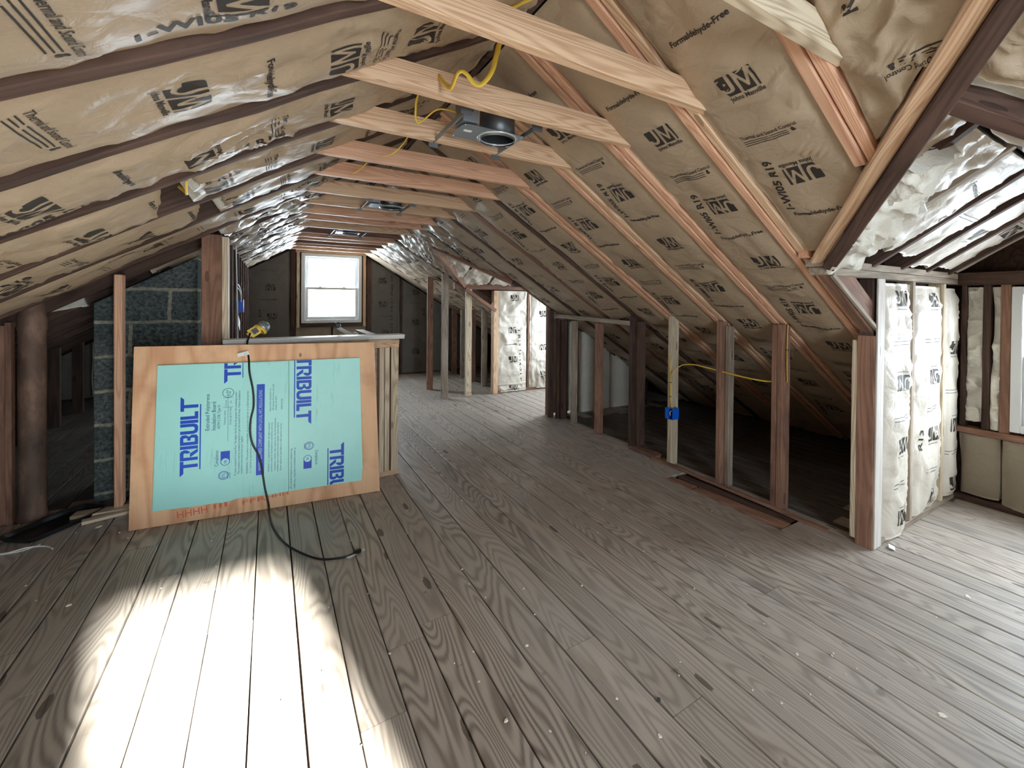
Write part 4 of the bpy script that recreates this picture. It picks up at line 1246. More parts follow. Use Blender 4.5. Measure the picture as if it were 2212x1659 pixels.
gst(.395, .90, 2.20, .045, 'fir_pale', 'pale stud touching the left side of the far window', -.01)
gst(1.405, .90, 2.15, .045, 'fir_new', 'brown stud touching the right side of the far window', -.01)
gst(.325, 0, 2.24, .07, 'old_dark', 'dark stud left of the far window')
gst(1.475, 0, 2.10, .07, 'old_dark', 'dark stud right of the far window')
gst(2.03, 0, 1.75, .035, 'old_dark', 'dark stud in the gable wall right of the first right batt')
gst(2.56, 0, 1.42, .035, 'old_dark', 'dark stud farther right in the gable wall')
gst(-.36, 0, 1.75, .035, 'old_dark', 'dark stud at the left end of the far gable behind the stair wall')
o = board('window_header', (.36, YF - .012, 2.165), (1.44, YF - .012, 2.165), (0, 1, 0), .085, .06, M['fir_new']); tag(o, 'pale header board above the far window', 'header', GG)
o = board('window_sill_plate', (.36, YF, .93), (1.44, YF, .93), (0, 1, 0), .085, .06, M['old_dark']); tag(o, 'dark sill board under the far window', 'plate', GG)
GB = 'batts in the far gable'
zl = lambda x: min(zL(x), zR(x))


def gbatt(x0, x1, seed, pr, lab, z0=.02, m='kraft_shade'):
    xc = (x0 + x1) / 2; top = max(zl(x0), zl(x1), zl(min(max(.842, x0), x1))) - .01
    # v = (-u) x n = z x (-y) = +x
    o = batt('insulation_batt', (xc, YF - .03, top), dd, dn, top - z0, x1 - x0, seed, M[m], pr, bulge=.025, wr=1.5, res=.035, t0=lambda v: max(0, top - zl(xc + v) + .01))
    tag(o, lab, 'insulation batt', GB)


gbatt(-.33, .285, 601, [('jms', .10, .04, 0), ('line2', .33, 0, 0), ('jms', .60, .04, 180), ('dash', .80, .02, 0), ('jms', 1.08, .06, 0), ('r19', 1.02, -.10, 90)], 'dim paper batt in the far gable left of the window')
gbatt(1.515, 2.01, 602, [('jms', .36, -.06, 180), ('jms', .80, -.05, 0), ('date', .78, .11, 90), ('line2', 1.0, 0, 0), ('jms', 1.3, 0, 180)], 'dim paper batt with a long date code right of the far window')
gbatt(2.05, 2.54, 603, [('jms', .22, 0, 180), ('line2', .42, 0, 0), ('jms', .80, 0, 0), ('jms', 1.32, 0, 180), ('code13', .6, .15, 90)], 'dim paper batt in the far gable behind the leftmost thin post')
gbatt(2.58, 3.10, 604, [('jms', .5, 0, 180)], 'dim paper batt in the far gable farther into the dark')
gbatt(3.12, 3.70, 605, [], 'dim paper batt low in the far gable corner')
gbatt(.36, .842, 606, [], 'paper batt under the left half of the far window', m='kraft_dull') if False else None
for k, (x0, x1) in enumerate(((.36, .90), (.90, 1.44))):
    o = batt('insulation_batt', ((x0 + x1) / 2, YF - .03, .90), dd, dn, .88, x1 - x0 - .02, 610 + k, M['kraft_dull'], (), bulge=.02, res=.06); tag(o, 'paper batt under the %s half of the far window' % ('left', 'right')[k], 'insulation batt', GB)
for k, (x0, x1) in enumerate(((.36, .90), (.90, 1.44))):
    o = batt('insulation_batt', ((x0 + x1) / 2, YF - .03, zl((x0 + x1) / 2) - .03), dd, dn, max(.05, zl((x0 + x1) / 2) - .03 - 2.20), x1 - x0 - .02, 614 + k, M['kraft_dull'], (), bulge=.01, res=.06); tag(o, 'paper batt above the %s half of the far window' % ('left', 'right')[k], 'insulation batt', GB)
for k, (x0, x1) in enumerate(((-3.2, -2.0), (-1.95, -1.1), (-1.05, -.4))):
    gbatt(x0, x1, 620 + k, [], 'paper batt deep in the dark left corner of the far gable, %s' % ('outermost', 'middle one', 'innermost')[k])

# ================================================================== STAIR WALL, LEFT, AND THE PARTITION BESIDE THE CHIMNEY
GS = 'studs of the stair wall'
o = stud('post', -.318, 3.72, 1.795, M['old_red'], 'broad red-brown post left of the half wall', None, w=.105, t=.09, cat='post')
o = stud('post', -.248, 3.735, 1.785, M['fir_pale'], 'pale narrow stud fixed to the right side of the broad red-brown post', None, w=.036, t=.089, cat='stud')
for k, y in enumerate((4.15, 4.52, 4.95, 5.38, 5.85, 6.32, 6.8, 7.28, 7.76, 8.2)):
    stud('stud', -.295, y, zL(-.295) - .005, M['old_dark'], 'dark stud of the stair wall, %s behind the pale narrow stud' % ORD[k].replace('nearest', 'first'), GS, w=.089, t=.038)
bx = empty('electrical_box', (-.245, 5.02, 1.31)); tag(bx, 'small blue electrical box on the dark stair wall studs', 'electrical box')
box('box_body', (-.235, 5.325, 1.30), (.05, .06, .12), M['blue'], bx)
box('mounting_flange', (-.243, 5.285, 1.30), (.012, .03, .12), M['blue'], bx)
o = box('paper_tag', (-.246, 5.33, 1.13), (.002, .30, .09), M['white'], bev=0, rot=Matrix.Rotation(math.radians(-14), 3, 'X')); tag(o, 'white paper tag stuck to the dark stair wall studs', 'paper tag')
tag(tube('cable', [(-.24, 4.86, 1.50), (-.23, 5.0, 1.47), (-.225, 5.15, 1.42), (-.225, 5.22, 1.37)], .008, M['black'], flat=.6), 'short black cable end on the stair wall above the blue box', 'cable')
tag(tube('cable', [(-.24, 4.86, 1.47), (-.228, 4.98, 1.45), (-.222, 5.08, 1.40), (-.222, 5.13, 1.34)], .005, M['white'], flat=.6), 'short white cable end beside the black one on the stair wall', 'cable')
tag(tube('cable', [(-.24, 4.70, 1.83), (-.237, 4.76, 1.5), (-.236, 4.84, 1.2), (-.238, 4.9, .6), (-.238, 4.9, .02)], .005, M['white']), 'thin white cable running down the dark stair wall', 'cable')

# studs of the left partition
o = board('stud', (-.810, 3.945, 0.03), (-.812, 3.945, zL(-.81) + .02), (1, 0, 0), .040, .089, M['fir_pink'], bev=.005); tag(o, 'new pinkish stud standing in front of the block chimney', 'stud')
o = board('stud', (-1.385, 4.05, 0), (-1.385, 4.05, 1.20), (1, 0, 0), .13, .05, M['old_red'], nseg=4, jit=.002); tag(o, 'dark red board at the left picture edge beside the iron pipe', 'board')
o = board('stud', (-1.31, 4.03, 0), (-1.31, 4.03, 1.22), (1, 0, 0), .025, .05, M['old_red'], nseg=4, jit=.002); tag(o, 'narrow red-brown strip between the dark red board and the iron pipe', 'strip')
o = lathe('iron_pipe', [(.065, 0), (.067, .02), (.061, .06), (.060, .5), (.061, .9), (.060, 1.16), (.066, 1.18), (.066, 1.24), (.060, 1.26), (.060, 1.42)], (-1.228, 4.06, 0), (0, 0, 1), M['iron'], n=40); tag(o, 'rusty cast iron pipe rising from floor to roof at the left', 'pipe')
# chimney, cut to the slope
prism('block_chimney', [(-.985, 0), (-.44, 0), (-.44, zL(-.44) - .05), (-.985, zL(-.985) - .06)], (0, 4.75, 0), (1, 0, 0), (0, 0, 1), .58, M['block'], bev=.004)
tag(bpy.data.objects['block_chimney'], 'dark concrete block chimney behind the new pinkish stud', 'chimney')
o = board('sole_plate', (-1.02, 3.93, .014), (-.67, 3.895, .014), (0, 1, 0), .085, .028, M['fir_pale'], bev=.002); tag(o, 'pale new sole plate on the floor under the pinkish stud', 'sole plate')
o = board('sole_plate', (-.70, 3.86, .012), (-.95, 3.80, .012), (0, 1, 0), .05, .02, M['fir_pale'], bev=.002); tag(o, 'splintered pale wood scrap beside the black tray', 'wood scrap')
# old framing dimly seen behind
for k, y in enumerate((4.9, 5.5, 6.1, 6.8, 7.5)):
    o = board('stud', (-1.9, y, 0), (-1.9, y, zL(-1.9)), (0, 1, 0), .045, .09, M['old_dark']); tag(o, 'dim post in the dark left eave, %s behind the chimney' % ORD[k].replace('nearest', 'first'), 'post', 'dim posts in the dark left eave')
o = batt('fibre_tuft', (-1.33, 4.45, 1.325), (1, .1, .22), (.1, -.99, .05), .24, .13, 640, M['fibre'], (), bulge=.06, wr=3, res=.012, depth=.04, crumple=.03); tag(o, 'white tuft of bare insulation under the roof right of the iron pipe', 'fibre insulation')
o = batt('fibre_tuft', (-1.17, 4.5, 1.39), (.92, .15, .36), (.15, -.92, -.3), .06, .05, 641, M['fibre'], (), bulge=.02, wr=2, res=.01, depth=.03); tag(o, 'small white tuft of insulation left of the chimney top', 'fibre insulation')

# half wall round the stairs
hw = empty('half_wall', (.30, 3.66, 0)); tag(hw, 'timber half wall with a white moulded cap behind the leaning panel', 'half wall')
HX0, HX1, HY = -.245, .862, 3.625
board('bottom_plate', (HX0, HY + .045, .019), (HX1, HY + .045, .019), (0, 1, 0), .089, .038, M['fir_new'], hw)
board('top_plate', (HX0, HY + .045, 1.022), (HX1, HY + .045, 1.022), (0, 1, 0), .089, .038, M['fir_new'], hw)
board('apron_board', (HX0, HY - .002, 1.048), (HX1, HY - .002, 1.048), (0, 1, 0), .022, .036, M['fir_new'], hw)
for x in (HX0 + .02, .15, .50, .735, .775, HX1 - .030):
    board('stud', (x, HY + .045, .038), (x, HY + .045, 1.003), (1, 0, 0), .036 if x < HX1 - .04 else .055, .089, M['fir_pale'] if x > .6 else M['fir_new'], hw)
board('blocking', (.715, HY + .05, .55), (.76, HY + .05, .55), (0, 1, 0), .07, .036, M['fir_pale'], hw)
box('back_panel', ((HX0 + HX1) / 2, HY + .096, .52), (HX1 - HX0 - .02, .012, .96), M['old_grey'], hw, bev=0)
cp = [(-.052, 0), (-.052, .006), (-.060, .010), (-.060, .020), (-.066, .024), (-.066, .034), (.066, .034), (.066, .0)]
cap = prism('cap', [(a + HY + .045, b) for a, b in cp], (HX0 - .01, 0, 1.069), (0, 1, 0), (0, 0, 1), HX1 - HX0 + .05, M['white_paint'], hw, bev=.002)
cap['label'] = 'white moulded cap board'
# second short run of the half wall going back
board('return_plate', (HX1 - .045, HY + .09, 1.03), (HX1 - .045, 5.2, 1.03), (1, 0, 0), .08, .038, M['fir_new'], hw)

# ================================================================== LEANING PANEL
PB = Vector((-.692, 3.545, .002)); PE = Vector((.672, 3.36, .002))
ex = (PE - PB).normalized(); ln = Vector((0, .034, 1.0)); ey = (ln - ex * ln.dot(ex)).normalized(); en = ex.cross(ey)   # en toward the camera
PM = Matrix(((ex.x, ey.x, en.x, PB.x), (ex.y, ey.y, en.y, PB.y), (ex.z, ey.z, en.z, PB.z), (0, 0, 0, 1)))
pan = empty('leaning_panel'); pan.matrix_world = PM; pan.matrix_basis = PM
tag(pan, 'plywood panel faced with green foam boards leaning on the half wall', 'panel')


def local_prism(name, pts, z0, th, mat, parent, bev=.001, base=None):
    bm = bmesh.new()
    a = [bm.verts.new((x, y, z0)) for x, y in pts]; b = [bm.verts.new((x, y, z0 + th)) for x, y in pts]
    bm.faces.new(a[::-1]); bm.faces.new(b); n = len(pts)
    for i in range(n): bm.faces.new((a[i], a[(i + 1) % n], b[(i + 1) % n], b[i]))
    if bev: bmesh.ops.bevel(bm, geom=[e for e in bm.edges], offset=bev, segments=1, affect='EDGES')
    return bm_obj(name, bm, mat, parent, base or PM)


ply = local_prism('plywood_sheet', [(0, 0), (1.377, 0), (1.336, 1.068), (.012, 1.082)], -.019, .018, M['ply'], pan)
fa = local_prism('foam_board', [(.111, .098), (.30, .093), (.43, .094), (.445, .088), (.49, .092), (.53, .103), (.60, .101), (.70, .096), (.811, .099), (.807, .962), (.126, .966)], .0, .013, M['foam'], pan)
fb = local_prism('foam_board', [(.813, .099), (1.258, .099), (1.256, .16), (1.262, .175), (1.25, .55), (1.24, .961), (.809, .962)], .0, .012, M['foam'], pan)
rib = local_prism('overlap_strip', [(.563, .102), (.811, .100), (.806, .957), (.556, .962)], .0131, .0025, M['foam'], fa, bev=.0006)
for x in (.812,):
    local_prism('foam_seam', [(x - .003, .10), (x + .003, .10), (x - .001, .962), (x - .006, .962)], .0157, .0006, M['blue_ink2'], fa, bev=0) if False else None


def put(name, tpl, x, y, ang, z, mat, parent, clip=None):
    V, Fs = tpl
    ca, sa = math.cos(math.radians(ang)), math.sin(math.radians(ang))
    P = np.stack([x + V[:, 0] * ca - V[:, 1] * sa, y + V[:, 0] * sa + V[:, 1] * ca, np.full(len(V), z)], -1)
    if clip is not None:
        lo, hi = clip
        bm = bmesh.new(); vs = [bm.verts.new(p) for p in P]
        for f in Fs:
            try: bm.faces.new([vs[i] for i in f])
            except ValueError: pass
        for co, no in (((0, lo, 0), (0, -1, 0)), ((0, hi, 0), (0, 1, 0))):
            bmesh.ops.bisect_plane(bm, geom=list(bm.verts) + list(bm.edges) + list(bm.faces), plane_co=co, plane_no=no, clear_outer=True, dist=1e-6)
        return bm_obj(name, bm, mat, parent, PM)
    return mesh_obj(name, P, Fs, mat, parent, PM)


def wordmark(w, h):
    """bold condensed letters with slanted ends on both Ts, and a rule under them"""
    g = .012 * w / .44 * 2
    T1 = [[(0, 1), (.86, 1), (.98, .80), (.66, .80), (.66, 0), (.40, 0), (.40, .80), (.14, .80), (-.10, 1)]]
    letters = {
        'T': (0.95, [[(-.35, 1), (.95, 1), (.95, .80), (.66, .80), (.66, 0), (.38, 0), (.38, .80), (-.12, .80)]]),
        'R': (0.95, [[(0, 0), (.27, 0), (.27, 1), (0, 1)], [(.27, 1), (.72, 1), (.88, .9), (.95, .74), (.88, .56), (.72, .44), (.66, .44), (.62, .64), (.68, .72), (.62, .80), (.27, .80)], [(.30, .44), (.62, .44), (1.0, 0), (.70, 0), (.30, .40)]]),
        'I': (0.30, [[(0, 0), (.27, 0), (.27, 1), (0, 1)]]),
        'B': (0.92, [[(0, 0), (.27, 0), (.27, 1), (0, 1)], [(.27, 1), (.70, 1), (.88, .9), (.90, .68), (.74, .51), (.90, .36), (.88, .10), (.70, 0), (.27, 0), (.27, .18), (.60, .18), (.64, .30), (.60, .42), (.40, .42), (.40, .60), (.60, .60), (.64, .70), (.60, .82), (.27, .82)]]),
        'U': (0.90, [[(0, 1), (.27, 1), (.27, .30), (.34, .2), (.56, .2), (.63, .30), (.63, 1), (.90, 1), (.90, .24), (.80, .06), (.62, 0), (.28, 0), (.10, .06), (0, .24)]]),
        'L': (0.66, [[(0, 1), (.27, 1), (.27, .2), (.66, .2), (.66, 0), (0, 0)]]),
    }
    parts = []; x = 0.0; A = []
    for ch in 'TRIBUILT':
        wd, ps = letters[ch]
        for p in ps:
            if ch == 'T' and x > 1: p = [(wd - a, b) for a, b in p]; p = [(a, b) for a, b in p][::-1]
            A.append([(a + x, b) for a, b in p])
        x += wd + .05
    tot = x
    polys = [[(a / tot, b) for a, b in p] for p in A] + [[(.02, -.16), (.93, -.16), (.93, -.09), (.02, -.09)]]
    return polys_t(polys, w, h, .5, .5, None)


WM = wordmark(.44, .088)
put('printed_wordmark', WM, .283, .527, 90, .0140, M['blue_ink'], fa)
put('printed_wordmark', WM, .500, 1.078, 90, .0140, M['blue_ink'], fa, clip=(.10, .962))
put('printed_wordmark', WM, .897, .770, -90, .0130, M['blue_ink'], fb, clip=(.10, .961))
put('printed_wordmark', WM, 1.098, .140, -90, .0130, M['blue_ink'], fb, clip=(.102, .961))
for tx, sz, wd, x, y, ang, z, p, m in (
        ('Extruded Polystyrene', .030, .225, .376, .662, 90, .0140, fa, 'blue_ink2'), ('Insulation Board', .030, .175, .405, .636, 90, .0140, fa, 'blue_ink2'),
        ('ASTM C 578, Type IV', .020, .150, .433, .628, 90, .0140, fa, 'blue_ink2'), ('Compliance:', .026, .100, .424, .370, 90, .0140, fa, 'blue_ink2'),
        ('1/2"', .030, .036, .480, .775, 90, .0140, fa, 'blue_ink2'), ('ETL', .020, .030, .458, .259, 90, .0146, fa, 'blue_ink2'),
        ('Thickness, inches', .012, .09, .462, .62, 90, .0140, fa, 'blue_ink2'), ('R-Value @ 75 F Mean', .012, .11, .492, .63, 90, .0140, fa, 'blue_ink2'), ('1/2 inch', .012, .04, .467, .71, 90, .0140, fa, 'blue_ink2'), ('3.0', .012, .016, .493, .715, 90, .0140, fa, 'blue_ink2'),
        ('R means resistance to heat flow. The higher the R-value the greater the insulating power.', .015, .53, .520, .515, 90, .0140, fa, 'blue_ink2'),
        ('The insulation must be installed properly to get the marked R-Value. Follow installation', .015, .53, .538, .52, 90, .0140, fa, 'blue_ink2'),
        ('installation instructions from your supplier.', .014, .24, .553, .375, 90, .0140, fa, 'blue_ink2'),
        ('WARNING: This product is combustible. A protective barrier or a thermal barrier', .015, .53, .583, .515, 90, .0160, rib, 'blue_ink2'),
        ('is required as specified in the appropriate building code.', .015, .36, .601, .435, 90, .0160, rib, 'blue_ink2'),
        ('WHERE ALLOWED COMPLIANT WITH LOCAL HFC REGULATIONS', .027, .52, .652, .520, 90, .0170, rib, 'white_ink'),
        ('TRI-BUILT is a registered trademark. All rights reserved.', .013, .32, .700, .405, 90, .0160, rib, 'blue_ink2'), ('producers listed on this board are covered by warranty.', .013, .32, .716, .405, 90, .0160, rib, 'blue_ink2'),
        ('installation details. See reverse for the full limitations', .013, .34, .733, .42, 90, .0160, rib, 'blue_ink2'), ('available upon request from the supplier named above', .013, .32, .750, .40, 90, .0160, rib, 'blue_ink2'), ('Never expose to open flame or other ignition sources.', .013, .31, .767, .40, 90, .0160, rib, 'blue_ink2'),
        ('Beacon Sales Acquisition, Inc.', .013, .15, .706, .715, 90, .0160, rib, 'blue_ink2'), ('505 Huntmar Park Drive, Suite 300', .013, .17, .722, .728, 90, .0160, rib, 'blue_ink2'), ('Herndon, VA 20170', .013, .09, .738, .688, 90, .0160, rib, 'blue_ink2'), ('MADE IN USA', .013, .07, .770, .68, 90, .0160, rib, 'blue_ink2'),
        ('Compliance:', .026, .100, .972, .300, -90, .0130, fb, 'blue_ink2'), ('ETL', .020, .030, .930, .383, -90, .0136, fb, 'blue_ink2'),
        ('R means resistance to heat flow. The higher', .015, .27, .846, .245, -90, .0130, fb, 'blue_ink2'), ('The insulation must be installed properly to get', .015, .27, .826, .245, -90, .0130, fb, 'blue_ink2'),
        ('Intertek', .010, .04, .478, .255, 90, .0140, fa, 'blue_ink2'), ('5001487', .010, .04, .490, .255, 90, .0140, fa, 'blue_ink2'), ('Intertek', .010, .04, .902, .383, -90, .0130, fb, 'blue_ink2')):
    put('printed_lettering', text_t(tx, sz, 0.0, wd, None), x, y, ang, z, M[m], p)
rect = lambda w, h: polys_t([[(0, 0), (1, 0), (1, 1), (0, 1)]], w, h, .5, .5, None)


def ring_t(r, th, n=40):
    V = np.array([(rr * math.cos(2 * math.pi * k / n), rr * math.sin(2 * math.pi * k / n)) for rr in (r, r - th) for k in range(n)])
    return V, [[k, (k + 1) % n, n + (k + 1) % n, n + k] for k in range(n)]


def disc_t(r, n=32):
    return np.array([(r * math.cos(2 * math.pi * k / n), r * math.sin(2 * math.pi * k / n)) for k in range(n)]), [list(range(n))]


put('printed_band', rect(.044, .585), .652, .525, 0, .0164, M['blue_ink'], rib)
put('printed_ring', ring_t(.030, .0025), .478, .775, 0, .0140, M['blue_ink2'], fa)
for f_, x, y, s in ((fa, .458, .259, 1), (fb, .930, .383, 1)):
    zz = .0140 if f_ is fa else .0130
    put('printed_ring', ring_t(.027, .003), x, y, 0, zz, M['blue_ink'], f_); put('printed_ring', ring_t(.021, .002), x, y, 0, zz, M['blue_ink'], f_)
for f_, x, y, a, zz in ((fa, .466, .372, 1, .0140), (fb, .921, .270, -1, .0130)):
    put('printed_badge', rect(.048, .075), x, y, 0, zz, M['blue_ink'], f_)
    put('printed_badge', disc_t(.022), x, y - a * .028, 0, zz + .0004, M['foam'], f_)
    put('printed_badge', ring_t(.024, .003), x, y - a * .028, 0, zz + .0008, M['blue_ink'], f_)
    put('printed_lettering', text_t('UL', .018, .02, .020, None), x, y - a * .028, 90 * a, zz + .0009, M['blue_ink'], f_)
for w, h, x, y in ((.0015, .30, .478, .62), (.052, .0015, .478, .685), (.052, .0015, .478, .745)):
    put('printed_line', rect(w, h), x, y, 0, .0140, M['blue_ink2'], fa)
for tx, x, y, wd, sz in (('HHHH', .30, .055, .15, .06), ('III', .44, .070, .07, .04), ('FFR', .62, .070, .13, .04), ('HHH', .75, .080, .12, .03)):
    put('faded_stencil', text_t(tx, sz, .01, wd, None), x, y, 4, -.0004, M['red_ink'], ply)

# ================================================================== WORK LIGHT AND ITS CORD
wl = empty('work_light', (-.06, 3.64, 1.104)); tag(wl, 'yellow work light with a domed grey reflector lying on the white cap', 'work light')
aim = Vector((.62, .35, .55)).normalized()
cw = Vector((-.085, 3.625, 1.152))
rotw = Matrix.Rotation(math.radians(38), 3, 'Y') @ Matrix.Rotation(math.radians(0), 3, 'X')
yb = box('yellow_housing', cw, (.085, .035, .060), M['yellow'], wl, bev=.014, rot=Matrix.Rotation(math.radians(-36), 3, 'Y'))
box('socket_recess', cw + Vector((.006, -.0185, .006)), (.036, .004, .034), M['black'], wl, bev=.001, rot=Matrix.Rotation(math.radians(-36), 3, 'Y'))
lathe('reflector_dome', [(.0, .060), (.012, .060), (.028, .054), (.038, .040), (.041, .020), (.041, 0), (.037, 0), (.036, .02), (.030, .038), (.0, .050)], (-.050, 3.66, 1.165), (.55, .25, .62), M['zinc'], wl)
lathe('yellow_collar', [(.030, 0), (.044, .0), (.045, .012), (.040, .016), (.030, .016)], (-.056, 3.655, 1.160), (.55, .25, .62), M['yellow'], wl, close=True)
cd = empty('power_cord', (-.09, 3.60, 1.13)); tag(cd, 'black power cord hanging over the foam panel and snaking across the floor', 'power cord')
onp = lambda x, y, z: PM @ Vector((x, y, z))
cpts = [(-.105, 3.59, 1.145), (-.118, 3.565, 1.10), (-.120, 3.545, 1.06), onp(.585, .98, .012), onp(.592, .90, .030), onp(.612, .78, .030), onp(.616, .68, .030), onp(.602, .60, .030), onp(.598, .52, .030), onp(.612, .44, .030),
        onp(.650, .35, .032), onp(.668, .24, .030), onp(.682, .14, .028), (.0, 3.405, .055), (.006, 3.33, .010), (.022, 3.15, .007), (.066, 2.945, .007), (.13, 2.785, .007), (.226, 2.635, .007), (.33, 2.585, .007), (.385, 2.59, .008)]
tube('cord', cpts, .0055, M['black'], cd, res=10)
pg = box('plug', (.405, 2.594, .012), (.040, .022, .020), M['black'], cd, bev=.005, rot=Matrix.Rotation(.2, 3, 'Z'))
for s in (-1, 1): box('prong', (.434, 2.598 + s * .006, .012), (.018, .0015, .006), M['chrome'], pg, bev=0, rot=Matrix.Rotation(.2, 3, 'Z'))
box('plug_tag', (.372, 2.575, .008), (.045, .026, .001), M['white'], cd, bev=0, rot=Matrix.Rotation(.6, 3, 'Z'))
tg = box('cord_tag', onp(.556, 1.018, .022), (.060, .002, .024), M['white'], cd, bev=0, rot=Matrix.Rotation(math.radians(-14), 3, 'Y')); tg['label'] = 'white warning tag'
for s in (-.015, .012): box('tag_print', onp(.556 + s, 1.016 + s * .22, .0245), (.016, .001, .012), M['white_ink'], tg, bev=0, rot=Matrix.Rotation(math.radians(-14), 3, 'Y'))

# stair rail end behind the cap
hr = empty('stair_rail', (.60, 4.02, 0)); tag(hr, 'end of a white stair rail with a dark round knob just behind the white cap', 'stair rail')
tube('rail', [(.478, 4.0, 1.145), (.52, 4.0, 1.118), (.58, 4.0, 1.08), (.62, 4.0, 1.0), (.62, 4.0, .02)], .011, M['white_paint'], hr)
tube('rail', [(.462, 3.985, 1.140), (.51, 3.985, 1.108), (.56, 3.985, 1.07), (.60, 3.985, 1.0), (.60, 3.985, .02)], .006, M['white_paint'], hr)
lathe('rail_knob', [(0, .026), (.014, .022), (.022, .013), (.025, 0), (.022, -.013), (.014, -.022), (0, -.026)], (.468, 4.0, 1.166), (0, -1, .3), M['zinc_dark'], hr)

# ================================================================== CEILING LIGHT HOUSINGS
def can_light(cx, cy, x0, x1, y0, y1, z, lab):
    r = empty('light_housing', (cx, cy, z)); tag(r, lab, 'recessed light housing', 'steel light housings between the ceiling ties')
    # plate with a round hole
    bm = bmesh.new(); n = 40; R_ = .078
    px0, px1, py0, py1 = x0 + .03, cx + .095, cy - .090, cy + .090
    for zz in (0, .0015):
        outer = []; inner = []
        for k in range(n):
            a = 2 * math.pi * k / n; c_, s_ = math.cos(a), math.sin(a)
            inner.append(bm.verts.new((cx + R_ * c_, cy + R_ * s_, z + zz)))
            tx = ((px1 - cx) if c_ > 0 else (cx - px0)) / max(abs(c_), 1e-6); ty = ((py1 - cy) if s_ > 0 else (cy - py0)) / max(abs(s_), 1e-6)
            t = min(tx, ty); outer.append(bm.verts.new((cx + t * c_, cy + t * s_, z + zz)))
        for k in range(n): bm.faces.new((inner[k], inner[(k + 1) % n], outer[(k + 1) % n], outer[k]))
    bm_obj('mounting_plate', bm, M['zinc'], r)
    lathe('trim_ring', [(.078, -.004), (.092, -.004), (.094, .0), (.092, .002), (.078, .002)], (cx, cy, z), (0, 0, 1), M['chrome'], r, close=True)
    lathe('can', [(.079, -.012), (.081, -.012), (.081, .14), (.0, .14), (.0, .138), (.079, .138)], (cx, cy, z), (0, 0, 1), M['zinc_dark'], r)
    lathe('socket_spring', [(.03, .10), (.032, .10), (.032, .135), (.03, .135)], (cx, cy, z), (0, 0, 1), M['black'], r, close=True)
    for x in (x0, x1):
        hb = box('hanger_bar', (x, (y0 + y1) / 2, z + .012), (.006, y1 - y0, .022), M['zinc'], r, bev=.001)
        box('bar_foot', (x, y0 - .002, z + .008), (.050, .004, .034), M['zinc_dark'], hb, bev=.001)
        box('bar_foot', (x, y1 + .002, z + .002), (.045, .004, .040), M['zinc_dark'], hb, bev=.001)
    jb = box('junction_box', (px0 + .03, cy - .045, z + .06), (.07, .10, .10), M['zinc'], r, bev=.002)
    lathe('knockout', [(0, 0), (.011, 0), (.011, .002), (0, .002)], (px0 + .03, cy - .0955, z + .06), (0, -1, 0), M['zinc_dark'], jb, n=16)
    box('rating_label', (px0 + .045, cy - .015, z - .001), (.036, .022, .001), M['white'], r, bev=0)
    for sx, sy in ((px0 + .012, py0 + .015), (px0 + .012, py1 - .015), (px1 - .008, cy + .07), (px1 - .008, cy - .07)):
        lathe('screw', [(0, -.003), (.004, -.002), (.004, 0)], (sx, sy, z), (0, 0, 1), M['chrome'], r, n=10)
    return r


can_light(.886, 1.893, .66, .985, T[2] + .042, T[3] - .004, 2.128, 'nearest steel recessed light housing with its open can, hung between two ceiling ties')
can_light(.835, 3.80, .635, .955, T[6] + .042, T[7] - .004, 2.128, 'middle steel recessed light housing down the row of ceiling ties')
can_light(.78, 5.60, .60, .93, T[10] + .042, T[11] - .004, 2.128, 'farthest steel recessed light housing, near the far window')
for ch in list(bpy.data.objects):
    pass

# ================================================================== CABLES AND THE BLUE BOX
yb_ = 1.42
tag(tube('cable', [(.83, yb_, 2.50), (.722, yb_, 2.415), (.690, yb_, 2.35), (.668, yb_ + .02, 2.24), (.648, yb_ + .02, 2.172), (.612, yb_ + .02, 2.122), (.590, yb_ + .03, 2.124), (.571, yb_ + .04, 2.15), (.556, yb_ + .05, 2.164), (.540, yb_ + .06, 2.155), (.530, yb_ + .1, 2.12), (.52, yb_ + .2, 2.20)], .010, M['cable'], flat=.45),
    'yellow cable looping down between the two nearest full ceiling ties', 'cable')
tag(tube('cable', [(.50, 1.80, 2.30), (.52, 1.86, 2.25), (.515, 1.90, 2.20), (.53, 1.92, 2.13), (.60, 1.88, 2.19), (.68, 1.86, 2.19)], .0065, M['cable'], flat=.55), 'yellow cable dropping behind the second tie to the nearest light housing', 'cable')
tag(tube('cable', [(.60, 2.35, 2.22), (.57, 2.40, 2.17), (.53, 2.44, 2.135), (.49, 2.46, 2.128)], .005, M['cable'], flat=.6), 'thin yellow cable end hanging behind the third full tie', 'cable')
tag(tube('cable', [(.50, 2.86, 2.21), (.46, 2.90, 2.16), (.42, 2.93, 2.135)], .005, M['cable'], flat=.6), 'thin yellow cable end hanging behind the fourth full tie', 'cable')
tag(tube('cable', [(.66, 1.80, 2.30), (.70, 1.83, 2.22), (.705, 1.86, 2.18)], .004, M['cable'], flat=.6), 'thin yellow wire beside the junction box of the nearest light', 'cable')
bx = empty('electrical_box', (2.83, 2.59, .40)); tag(bx, 'blue plastic electrical box on the pale knee wall post', 'electrical box')
bm = bmesh.new(); bmesh.ops.create_cube(bm, size=1.0)
for v in bm.verts: v.co = Vector((v.co.x * .075, v.co.y * .056, v.co.z * .092))
bm.faces.ensure_lookup_table()
fr = [f for f in bm.faces if f.calc_center_median().x < -.03]
bmesh.ops.delete(bm, geom=fr, context='FACES')
bo = bm_obj('box_body', bm, M['blue'], bx, Matrix.Translation((2.838, 2.588, .448)))
md = bo.modifiers.new('wall', 'SOLIDIFY'); md.thickness = .004; md.offset = -1
box('mounting_flange', (2.806, 2.630, .448), (.010, .030, .092), M['blue'], bx)
